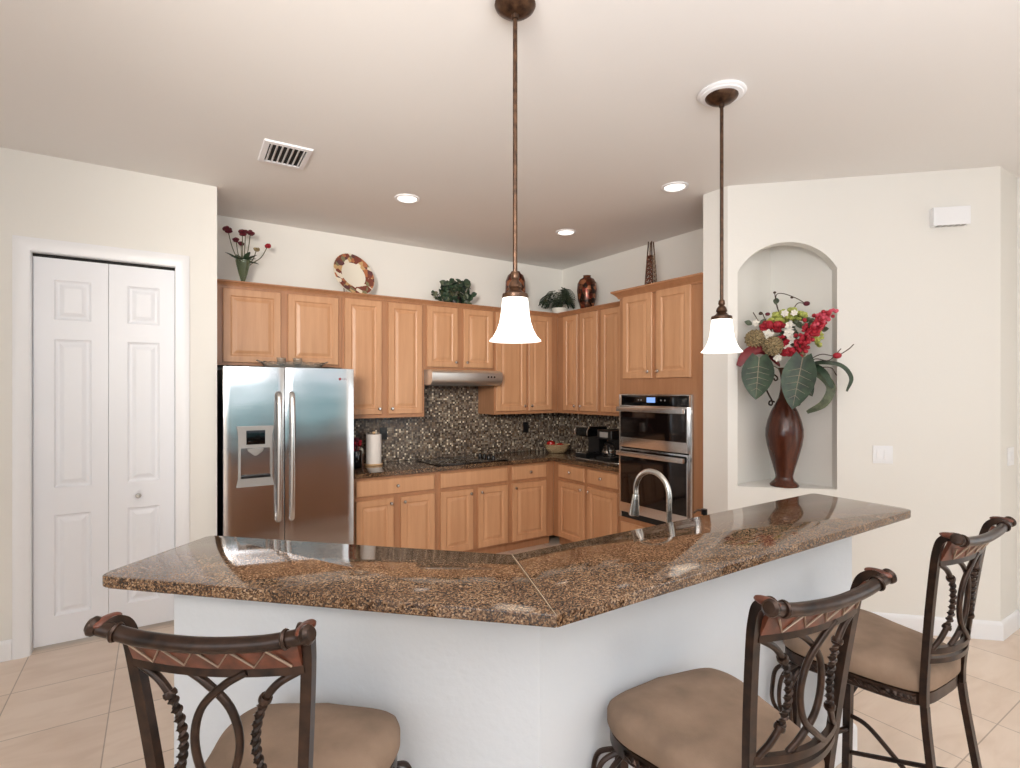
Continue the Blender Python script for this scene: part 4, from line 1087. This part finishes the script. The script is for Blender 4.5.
# fern in a white pot
fn = thing('fern_plant', 'drooping dark fern in a white pot in the corner on top of the cabinets', 'plant', (3.79, 4.725, UT))
b = NB(); lathe(b, [(0.0, 0), (0.065, 0), (0.078, 0.02), (0.086, 0.075), (0.09, 0.083), (0.08, 0.083), (0.07, 0.02), (0, 0.02)], n=28); link('pot', b, M['white'], fn)
random.seed(5)
for i in range(34):
    a = 2 * PI * i / 34 * 1.0 + random.uniform(-.1, .1); L = random.uniform(0.15, 0.275); hh = random.uniform(0.03, 0.2)
    if math.cos(a) > 0.3: L *= 0.62
    if math.sin(a) > 0.5: L *= 0.75
    b = NB()
    pts = cr([(0.02 * math.cos(a), 0.02 * math.sin(a), 0.09), (0.45 * L * math.cos(a), 0.42 * L * math.sin(a), 0.11 + hh), (0.85 * L * math.cos(a), 0.8 * L * math.sin(a), 0.10 + hh * 0.8), (1.05 * L * math.cos(a), 1.0 * L * math.sin(a), 0.07 + hh * 0.4)], 4)
    tube(b, pts, 0.002, 5)
    for j in range(2, len(pts) - 1):
        t_ = (pts[j + 1] - pts[j - 1]).normalized(); s_ = t_.cross(Vector((0, 0, 1))).normalized()
        ln = 0.045 * math.sin(PI * j / len(pts)) + 0.012
        for sg in (-1, 1): leafmesh(b, pts[j], pts[j] + (s_ * sg + t_ * 0.5).normalized() * ln - Vector((0, 0, 0.008)), 0.018, n=3)
    link('frond', b, M['leaf' if i % 3 else 'leaf2'], fn)

# copper urns and carved obelisk
b = NB(); lathe(b, [(0.0, 0), (0.062, 0), (0.07, 0.02), (0.095, 0.12), (0.105, 0.22), (0.10, 0.29), (0.075, 0.335), (0.045, 0.35), (0.038, 0.365), (0.042, 0.374), (0.035, 0.374), (0.028, 0.36), (0.0, 0.35)], n=40)
tag(link('copper_urn', b, M['copper'], loc=(3.80, 4.275, UT)), 'shiny copper patchwork urn on the right wall cabinets beside the fern', 'urn', )
b = NB(); lathe(b, [(0.0, 0), (0.08, 0), (0.092, 0.02), (0.105, 0.12), (0.112, 0.22), (0.107, 0.34), (0.085, 0.40), (0.055, 0.425), (0.05, 0.44), (0.04, 0.44), (0.0, 0.41)], n=40)
tag(link('copper_urn', b, M['copper'], loc=(3.235, 4.79, UT)), 'copper urn on the back wall cabinets, half hidden by the nearer pendant lamp', 'urn')
ob = thing('lattice_obelisk', 'slender tapered lattice obelisk of red-brown metal on the tall oven cabinet', 'ornament', (3.62, 3.235, 2.4205), R(12))
b = NB(); h_o = 0.485; w0, w1 = 0.042, 0.015
cs = [(-1, -1), (1, -1), (1, 1), (-1, 1)]
for sx2, sy2 in cs: tube(b, [(w0 * sx2, w0 * sy2, 0.0), (w1 * sx2, w1 * sy2, h_o)], 0.006, 6)
for z_, w_ in ((0.004, w0), (0.36 * h_o / 0.5, w0 + (w1 - w0) * 0.74)):
    for k_ in range(4):
        p, q = cs[k_], cs[(k_ + 1) % 4]; tube(b, [(w_ * p[0], w_ * p[1], z_), (w_ * q[0], w_ * q[1], z_)], 0.006, 6)
link('frame', b, M['bronze'], ob)
for k_ in range(4):
    b = NB(); p, q = Vector(cs[k_]), Vector(cs[(k_ + 1) % 4])
    for j in range(9):
        z0_ = 0.01 + 0.039 * j; z1_ = z0_ + 0.039
        f0 = w0 + (w1 - w0) * z0_ / h_o; f1 = w0 + (w1 - w0) * z1_ / h_o
        tube(b, cr([(p.x * f0, p.y * f0, z0_), ((p.x + q.x) / 2 * f0 * 1.08, (p.y + q.y) / 2 * f0 * 1.08, (z0_ + z1_) / 2 + 0.01), (q.x * f1, q.y * f1, z1_)], 3), 0.0055, 6)
        tube(b, cr([(q.x * f0, q.y * f0, z0_), ((p.x + q.x) / 2 * f0 * 1.08, (p.y + q.y) / 2 * f0 * 1.08, (z0_ + z1_) / 2 + 0.01), (p.x * f1, p.y * f1, z1_)], 3), 0.0055, 6)
    link('lattice_panel', b, M['redwood' if k_ % 2 else 'ribbon'], ob)

# ------------------------------------------------------------------ niche vase and arrangement
VX, VY = 3.675, 2.070
vs_ = thing('flower_vase', 'tall dark brown streaked vase with scroll handles in the arched niche', 'vase', (VX, VY, zs + 0.0005), R(-45))
b = NB(); lathe(b, [(0.0, 0), (0.090, 0), (0.094, 0.010), (0.084, 0.024), (0.066, 0.040), (0.057, 0.058), (0.056, 0.075), (0.070, 0.13), (0.092, 0.21), (0.112, 0.29), (0.121, 0.35), (0.120, 0.40), (0.108, 0.46), (0.088, 0.52), (0.060, 0.575), (0.038, 0.62), (0.026, 0.68), (0.023, 0.74), (0.028, 0.79), (0.042, 0.83), (0.036, 0.83), (0.020, 0.78), (0.0, 0.74)], n=48)
link('body', b, M['vasebrown'], vs_)
for s in (-1, 1):
    b = NB()
    pts = cr([(0.062 * s, 0, 0.590), (0.092 * s, 0, 0.596), (0.100 * s, 0, 0.576), (0.084 * s, 0, 0.568), (0.078 * s, 0, 0.592), (0.105 * s, 0, 0.65), (0.128 * s, 0, 0.71), (0.118 * s, 0, 0.765), (0.08 * s, 0, 0.785), (0.05 * s, 0, 0.77), (0.044 * s, 0, 0.75), (0.06 * s, 0, 0.742), (0.068 * s, 0, 0.757)], 5)
    tube(b, pts, 0.006, 8); link('handle', b, M['iron'], vs_)
fa = thing('flower_arrangement', 'large artificial arrangement of red, white and green flowers in the niche vase', 'flowers', (VX, VY, zs + 0.78), R(-60.6))
random.seed(33)
def fp(px, py, d=0.0): return Vector(((px - 784.5) * 0.00625, d, (486 - py) * 0.0070 - 0.78))
def stem(p, r_=0.003, m_='stem'):
    b = NB(); tube(b, cr([(0, 0, -0.02), (p.x * 0.3, p.y * 0.3, 0.05), p], 6), r_, 6); link('stem', b, M[m_], fa)
def bigleaf(base, tip, w, m_='leaf', heart=True, up=(0, -1, 0.25), droop=0.0, veins=True):
    b = NB(); leafmesh(b, base, tip, w, up=up, heart=heart, n=10, droop=droop, fold=0.10)
    l_ = link('leaf', b, M[m_], fa)
    if veins:
        b = NB(); B = Vector(base); T = Vector(tip); d = T - B; L = d.length; d /= L
        side = d.cross(Vector(up)).normalized(); nrm = side.cross(d)
        o_ = nrm * 0.003
        tube(b, [B + o_, B + d * L * 0.5 + o_, B + d * L * 0.93 + o_], [0.0035, 0.0025, 0.001], 5)
        for j in range(1, 6):
            for sg in (-1, 1):
                s0 = B + d * L * (0.08 + 0.13 * j); ww = w * 0.36 * math.sin(PI * (0.25 + 0.12 * j))
                tube(b, [s0 + o_, s0 + side * sg * ww + d * L * 0.08 + nrm * (0.10 * 2 * ww + 0.002)], [0.002, 0.0008], 4)
        link('veins', b, M['vein'], l_)
bigleaf(fp(760, 358, -0.18), fp(757, 399, -0.25), 0.205)
bigleaf(fp(802, 359, -0.16), fp(792, 408, -0.22), 0.205)
bigleaf(fp(796, 368, 0.0), fp(812, 396, -0.02), 0.12, 'leaf')
stem(fp(761, 361, -0.10)); stem(fp(802, 363, -0.12))
def strap(pts, w, m_):
    b = NB(); P = cr(pts, 6); n = len(P)
    tube(b, P, [w * (0.25 + 0.75 * math.sin(PI * min(1, (i + 0.5) / n)) ** 0.7) for i in range(n)], sec=[(-0.5, -0.02), (-0.25, -0.06), (0, -0.10), (0.25, -0.06), (0.5, -0.02), (0.25, 0.0), (0, -0.04), (-0.25, 0.0)], up=(0.3, 1, 0.6)); link('leaf', b, M[m_], fa)
strap([fp(790, 372, -0.02), fp(814, 364, -0.14), fp(836, 366, -0.14), fp(846, 378, -0.15), fp(842, 391, -0.15)], 0.062, 'leaf')
strap([fp(790, 372, -0.02), fp(813, 372, -0.14), fp(828, 386, -0.14), fp(822, 402, -0.15), fp(806, 411, -0.15)], 0.08, 'leaf2')
strap([fp(790, 370, -0.02), fp(810, 366, -0.12), fp(822, 374, -0.17), fp(829, 388, -0.18)], 0.05, 'leaf')
strap([fp(780, 365, 0), fp(762, 350, -0.12), fp(748, 354, -0.18), fp(739, 366, -0.20)], 0.075, 'leafred')
strap([fp(780, 365, 0), fp(768, 350, -0.12), fp(752, 350, -0.16), fp(741, 358, -0.18)], 0.06, 'leafred')
def cluster(px, py, n, spread, r_, m_, name, d=0.0, flat=1.0, sx2=1.0):
    c = fp(px, py, d); b = NB()
    for j in range(n):
        v = Vector((random.gauss(0, 1) * sx2, random.gauss(0, 1), random.gauss(0, 1) * flat)); v = v.normalized() * spread * random.uniform(0.4, 1)
        v.x *= sx2; v.z *= flat
        ball(b, c + v, r_ * random.uniform(0.7, 1.15), 1, 1, random.uniform(0.5, 1), 8, 6)
    return link(name, b, M[m_], fa)
cluster(789, 315, 110, 0.10, 0.020, 'lime', 'hydrangea', -0.01, 0.55, 1.05)
cluster(778, 320, 40, 0.06, 0.018, 'lime', 'hydrangea', -0.02, 0.5, 1.0)
cluster(773, 326, 40, 0.065, 0.026, 'red', 'rose', -0.06, 0.7, 1.1)
cluster(784, 341, 20, 0.045, 0.024, 'red', 'rose', -0.08, 1.2, 0.8)
cluster(788, 354, 20, 0.038, 0.022, 'red', 'rose', -0.12, 0.8, 1.2)
def petals(px, py, r_, d):
    c = fp(px, py, d); b = NB()
    for j in range(6):
        a = 2 * PI * j / 6 + 0.3; tip = c + Vector((r_ * math.cos(a), -0.01 + 0.02 * random.random(), r_ * math.sin(a)))
        leafmesh(b, c, tip, r_ * 0.8, up=(0, -1, 0), n=4, fold=0.2)
    ball(b, c + Vector((0, -0.006, 0)), r_ * 0.22, seg=8, rings=6)
    link('white_flower', b, M['white'], fa)
for a in ((768, 335, 0.042, -0.10), (790, 327, 0.034, -0.09), (789, 334, 0.036, -0.10), (788, 350, 0.038, -0.11), (785, 315, 0.026, -0.12), (794, 315, 0.024, -0.12), (778, 358, 0.03, -0.14), (756, 322, 0.026, -0.06), (791, 341, 0.03, -0.10)): petals(*a)
def pompom(px, py, r_, d):
    c = fp(px, py, d); b = NB()
    for j in range(140):
        u1 = 1 - 2 * (j + 0.5) / 140; a = j * 2.39996; w = math.sqrt(1 - u1 * u1)
        v = Vector((w * math.cos(a), w * math.sin(a), u1))
        tube(b, [c + v * r_ * 0.6, c + v * r_ * random.uniform(0.94, 1.06)], [r_ * 0.13, r_ * 0.05], 4)
    ball(b, c, r_ * 0.8, seg=12, rings=8)
    link('pompom', b, M['tan'], fa)
pompom(755.5, 339, 0.068, -0.13); pompom(773.5, 347, 0.068, -0.16)
c0 = [fp(797, 352, -0.14), fp(807, 338, -0.17), fp(817, 326, -0.19), fp(826, 316, -0.20)]
P = cr(c0, 10)
b = NB(); tube(b, [Vector((0, 0, 0))] + P, 0.004, 6); link('stem', b, M['stem'], fa)
b = NB()
for i, p in enumerate(P):
    if i > 24: break
    for j in range(4):
        ball(b, p + Vector((random.gauss(0, .028), random.gauss(0, .02), random.gauss(0, .026))), random.uniform(0.011, 0.018), seg=8, rings=6)
link('berry_spray', b, M['red'], fa)
b = NB()
for i, p in enumerate(P[16:]):
    for j in range(3): ball(b, p + Vector((random.gauss(0, .018), random.gauss(0, .015), random.gauss(0, .016))), random.uniform(0.009, 0.015), seg=8, rings=6)
link('berry_tip', b, M['pink'], fa)
cluster(817, 338, 22, 0.05, 0.016, 'lime', 'bud', -0.08, 1.4, 0.8)
cluster(806, 326, 16, 0.05, 0.015, 'leaf2', 'bud', -0.06, 1.1, 1.0)
cluster(795, 328, 14, 0.045, 0.014, 'leaf2', 'bud', -0.08, 1.4, 0.7)
cluster(800, 357, 16, 0.05, 0.016, 'tan', 'bud', -0.10, 0.7, 1.2)
cluster(803, 318, 6, 0.03, 0.014, 'leaf2', 'bud', -0.02)
# twigs
for pts in ([(783, 322), (777, 306), (775, 293)], [(780, 316), (776, 297), (782, 294), (796, 300), (806, 307)], [(790, 318), (797, 305), (806, 306)], [(764, 330), (756, 316), (753, 311)], [(768, 326), (763, 313), (760, 311)], [(800, 366), (818, 356), (832, 358), (842, 353), (846, 349)], [(800, 366), (814, 360), (826, 362), (836, 352)], [(800, 372), (826, 368), (833, 376)]):
    b = NB(); tube(b, cr([fp(x, y, -0.04 - (0.06 if x > 797 and y > 340 else 0.012) * i) for i, (x, y) in enumerate(pts)], 6), 0.0032, 5); link('twig', b, M['twig'], fa)
for (px, py, r_, m_) in ((806, 306, 0.018, 'darkred'), (833, 358, 0.022, 'red'), (761, 313, 0.012, 'twig'), (775, 293, 0.009, 'twig'), (768, 314, 0.014, 'darkred'), (792, 299, 0.009, 'twig')):
    b = NB(); ball(b, fp(px, py, -0.20 if px > 820 else -0.08), r_, 1.2, 1, 0.9, 10, 8); link('berry', b, M[m_], fa)
for (a, e) in (((752, 323), (744, 320)), ((777, 298), (776, 305)), ((766, 318), (760, 326)), ((804, 330), (812, 324)), ((820, 332), (827, 331)), ((798, 345), (806, 352)), ((770, 340), (760, 346)), ((779, 335), (777, 346)), ((796, 322), (802, 330)), ((800, 340), (796, 350)), ((764, 328), (759, 322)), ((790, 340), (782, 336))):
    b = NB(); leafmesh(b, fp(*a, -0.05), fp(*e, -0.07), 0.04, up=(0, -1, 0.3), n=5); link('leaf', b, M['leaf2'], fa)
cluster(786, 338, 40, 0.10, 0.02, 'leaf2', 'filler_moss', 0.02, 1.0, 1.1)['kind'] = 'stuff'

# ------------------------------------------------------------------ bar stools
def rot2(p, a): return (p[0] * math.cos(a) - p[1] * math.sin(a), p[0] * math.sin(a) + p[1] * math.cos(a))
def make_stool(label):
    """origin on the floor below the middle of the back at seat level; +y is where the sitter faces"""
    s = thing('bar_stool', label, 'bar stool', (0, 0, 0), 0, 'bar stools along the granite bar')
    out = [(0.0, -0.015), (0.10, -0.010), (0.150, 0.018), (0.182, 0.10), (0.208, 0.22), (0.230, 0.32), (0.218, 0.395), (0.17, 0.435), (0.0, 0.458)]
    half = cr([(x, y, 0) for x, y in out], 5)
    ring = [(v.x, v.y) for v in half] + [(-v.x, v.y) for v in half[::-1][1:-1]]
    cx, cy = 0.0, 0.235
    def lay(b, specs):
        rs_ = []
        for ins, z in specs:
            L = []
            for x, y in ring:
                d = math.hypot(x - cx, y - cy); f_ = max(0.02, (d - ins) / d)
                L.append(b.verts.new((cx + (x - cx) * f_, cy + (y - cy) * f_, z)))
            rs_.append(L)
        n = len(ring)
        for A_, B2 in zip(rs_, rs_[1:]):
            for j in range(n): b.faces.new((A_[j], A_[(j + 1) % n], B2[(j + 1) % n], B2[j]))
        b.faces.new(rs_[0][::-1]); b.faces.new(rs_[-1])
    b = NB(); lay(b, [(0.02, 0.6545), (0.006, 0.657), (0.0, 0.668), (0.0, 0.700), (0.006, 0.714), (0.02, 0.726), (0.045, 0.734), (0.09, 0.740), (0.15, 0.743)]); link('seat_cushion', b, M['suede'], s)
    b = NB(); lay(b, [(0.012, 0.612), (0.008, 0.616), (0.008, 0.650), (0.014, 0.654)]); fr_ = link('seat_frame', b, M['iron'], s)
    for sg in (-1, 1):
        b = NB(); pts = cr([(sg * (x - 0.004), y, 0.634) for x, y in out[2:6]], 10)
        tube(b, pts, 1.0, sec=[(0.010, 0), (0.004, 0.006), (-0.010, 0), (-0.004, -0.006)], twist=190); link('rope_trim', b, M['iron'], fr_)
    for sg in (-1, 1):
        b = NB()
        pts = cr([(sg * 0.136, 0.0, 0.62), (sg * 0.139, -0.002, 0.70), (sg * 0.157, -0.020, 0.90), (sg * 0.172, -0.040, 1.07), (sg * 0.176, -0.050, 1.128), (sg * 0.179, -0.062, 1.158), (sg * 0.183, -0.084, 1.172), (sg * 0.186, -0.100, 1.168)], 6)
        tube(b, pts, 1.0, sec=SQ(0.0098, 0.0108), up=(0, 1, 0)); link('back_post', b, M['iron'], s)
        # carved leaf on the scroll
        b = NB(); ball(b, (sg * 0.190, -0.088, 1.176), 0.0155, 0.9, 2.0, 0.6, 12, 8); link('carved_leaf', b, M['redwood'], s)
        b = NB(); pts = cr([(sg * 0.136, -0.001, 0.6195), (sg * 0.143, -0.012, 0.52), (sg * 0.162, -0.05, 0.25), (sg * 0.182, -0.09, 0.004)], 6)
        tube(b, pts, 1.0, sec=SQ(0.0098, 0.0108), up=(0, 1, 0)); lg = link('leg', b, M['iron'], s)
        b = NB(); lathe(b, [(0.015, 0.0005), (0.016, 0.012), (0.0, 0.014)], (sg * 0.182, -0.09, 0), 14); link('glide', b, M['blackplastic'], lg)
        # front leg: straight post with three bowed rods outside
        b = NB(); tube(b, [(sg * 0.184, 0.378, 0.612), (sg * 0.186, 0.385, 0.3), (sg * 0.188, 0.392, 0.004)], 1.0, sec=SQ(0.0135, 0.0135), up=(0, 1, 0)); lg = link('leg', b, M['iron'], s)
        for k_, (ox, oy) in enumerate(((0.060, 0.015), (0.045, 0.05), (0.065, -0.025))):
            b = NB(); tube(b, cr([(sg * 0.203, 0.36 + oy * 0.4, 0.606), (sg * (0.195 + ox * 0.75), 0.375 + oy, 0.575), (sg * (0.195 + ox), 0.385 + oy, 0.52), (sg * (0.195 + ox * 0.8), 0.388 + oy, 0.44), (sg * 0.201, 0.388, 0.36)], 6), 0.0075, 8); link('bowed_rod', b, M['iron'], lg)
        b = NB(); lathe(b, [(0.015, 0.0005), (0.016, 0.012), (0.0, 0.014)], (sg * 0.188, 0.392, 0), 14); link('glide', b, M['blackplastic'], lg)
    # top rail, bowed to the back, ends lifted, with end caps
    b = NB()
    rp = cr([(-0.196, -0.104, 1.170), (-0.175, -0.102, 1.164), (-0.11, -0.104, 1.152), (0.0, -0.108, 1.147), (0.11, -0.104, 1.152), (0.175, -0.102, 1.164), (0.196, -0.104, 1.170)], 8)
    tube(b, rp, 1.0, sec=[(0.0145 * math.cos(2 * PI * k_ / 14), 0.0125 * math.sin(2 * PI * k_ / 14)) for k_ in range(14)], up=(0, 0, 1)); rail = link('top_rail', b, M['iron'], s)
    for sg in (-1, 1):
        b = NB(); ax = Vector((sg * 0.9, -0.2, 0.3)).normalized()
        lathe(b, [(0.0, -0.002), (0.0145, -0.002), (0.0175, 0.002), (0.0175, 0.009), (0.012, 0.015), (0.0, 0.017)], Vector((sg * 0.196, -0.104, 1.170)), 18, axis=ax); link('end_cap', b, M['iron'], rail)
        b = NB(); ax = Vector((sg * 1.0, 0.02, 0.2)).normalized()
        lathe(b, [(0.0, -0.004), (0.016, -0.004), (0.0185, 0.0), (0.016, 0.004), (0.0, 0.004)], Vector((sg * 0.160, -0.1025, 1.161)), 18, axis=ax); link('collar', b, M['iron'], rail)
    TB = lambda x: -0.045 - 0.018 * (1 - (x / 0.174) ** 2)      # plan curve of the upper crossbar
    LB = lambda x: -0.010 - 0.035 * (1 - (x / 0.150) ** 2)      # plan curve of the lower crossbar
    ZT, ZB = 1.083, 0.800
    def yb_(x, z):
        u_ = (z - ZB) / (ZT - ZB)
        return TB(max(-.17, min(.17, x))) * u_ + LB(max(-.145, min(.145, x))) * (1 - u_)
    # carved red-brown panel under the rail with a zigzag ribbon
    b = NB(); n = 20; lo, hi, lo2, hi2 = [], [], [], []
    for i in range(n + 1):
        u_ = -1 + 2 * i / n; x = 0.167 * u_; y = TB(x) - 0.004
        zt2 = 1.141 + 0.014 * u_ * u_; yt = y - 0.032
        zb2 = 1.090 - 0.004 * (1 - u_ * u_)
        lo.append(b.verts.new((x, y - 0.005, zb2))); hi.append(b.verts.new((x, yt, zt2))); lo2.append(b.verts.new((x, y + 0.004, zb2))); hi2.append(b.verts.new((x, yt + 0.012, zt2)))
    for i in range(n):
        b.faces.new((lo[i], lo[i + 1], hi[i + 1], hi[i])); b.faces.new((lo2[i + 1], lo2[i], hi2[i], hi2[i + 1])); b.faces.new((hi[i], hi[i + 1], hi2[i + 1], hi2[i])); b.faces.new((lo[i + 1], lo[i], lo2[i], lo2[i + 1]))
    b.faces.new((lo[0], hi[0], hi2[0], lo2[0])); b.faces.new((lo[n], lo2[n], hi2[n], hi[n]))
    pnl = link('carved_panel', b, M['redwood'], s)
    b = NB(); zz = []
    for i in range(10):
        u_ = -0.9 + 1.8 * i / 9; x = 0.167 * u_; y = TB(x) - 0.004; dn = i % 2
        zz.append((x, y - 0.008 - (0 if dn else 0.024), 1.092 if dn else 1.132))
    tube(b, zz, 0.0026, 6); link('ribbon', b, M['ribbon'], pnl)
    def barx(z, f_, w, r_, name):
        b = NB(); pts = [(w * u_, f_(w * u_), z - 0.004 * (1 - u_ * u_)) for u_ in [-1 + 2 * i / 16 for i in range(17)]]
        tube(b, pts, 1.0, sec=SQ(r_, r_ * 0.8), up=(0, 0, 1)); link(name, b, M['iron'], s)
    barx(ZT, TB, 0.168, 0.009, 'crossbar'); barx(ZB, LB, 0.143, 0.009, 'crossbar'); barx(0.768, lambda x: LB(x) + 0.003, 0.140, 0.008, 'crossbar')
    # lens of two crossing bows and two outer bows with a twisted middle
    for sg in (-1, 1):
        b = NB(); pts = cr([(x_, yb_(x_, z_) - 0.004 * sg, z_) for x_, z_ in ((sg * 0.066, 1.080), (sg * 0.020, 1.052), (-sg * 0.026, 1.005), (-sg * 0.042, 0.94), (-sg * 0.026, 0.875), (sg * 0.018, 0.832), (sg * 0.056, 0.802))], 6)
        tube(b, pts, 0.0078, 10); link('bowed_bar', b, M['iron'], s)
        full = cr([(x_, yb_(x_, z_), z_) for x_, z_ in ((sg * 0.160, 1.078), (sg * 0.115, 1.050), (sg * 0.085, 1.005), (sg * 0.072, 0.94), (sg * 0.082, 0.88), (sg * 0.106, 0.835), (sg * 0.132, 0.802))], 8)
        n_ = len(full); i0, i1 = int(n_ * 0.27), int(n_ * 0.71)
        b = NB(); tube(b, full, [0.0078 if (i <= i0 or i >= i1) else 0.005 for i in range(n_)], 10)
        sp_ = link('spindle', b, M['iron'], s)
        for i in (i0, i1):
            b = NB(); t_ = (full[i + 1] - full[i - 1]).normalized(); lathe(b, [(0.0, -0.006), (0.0115, -0.006), (0.013, 0), (0.0115, 0.006), (0.0, 0.006)], full[i], 12, axis=t_); link('collar', b, M['iron'], sp_)
        b = NB(); mid = []
        for p, q in zip(full[i0:i1], full[i0 + 1:i1 + 1]):
            for j in range(4): mid.append(p.lerp(q, j / 4))
        tube(b, mid, 1.0, sec=[(0.0105, 0), (0.004, 0.006), (-0.0105, 0), (-0.004, -0.006)], twist=170); link('twisted_middle', b, M['iron'], sp_)
    # each side: a straight brace rising to the rear leg crossed by an arched one; footrest in front
    for sg in (-1, 1):
        b = NB(); tube(b, [(sg * 0.187, 0.378, 0.145), (sg * 0.155, -0.036, 0.315)], 0.009, 8); link('brace', b, M['iron'], s)
        b = NB(); tube(b, cr([(sg * 0.186, 0.376, 0.295), (sg * 0.184, 0.31, 0.285), (sg * 0.181, 0.21, 0.215), (sg * 0.178, 0.08, 0.115), (sg * 0.176, -0.068, 0.06)], 6), 0.009, 8); link('arched_brace', b, M['iron'], s)
    b = NB(); tube(b, cr([(-0.175, 0.386, 0.24), (0, 0.41, 0.24), (0.175, 0.386, 0.24)], 6), 0.010, 8); link('footrest', b, M['iron'], s)
    b = NB(); tube(b, [(-0.158, -0.058, 0.20), (0.158, -0.058, 0.20)], 0.009, 8); link('rear_stretcher', b, M['iron'], s)
    return s
st1 = make_stool('dark iron bar stool at the left arm of the bar, nearest the closet door')
st1.location = (0.127, 1.184, 0); st1.rotation_euler = (0, 0, R(-38.3))
dup(st1, (1.220, 0.675, 0), R(-6.8), 'dark iron bar stool in the middle, nearer of the two at the right arm')
dup(st1, (2.124, 0.670, 0), R(-2.3), 'dark iron bar stool with taupe seat at the right end of the bar')
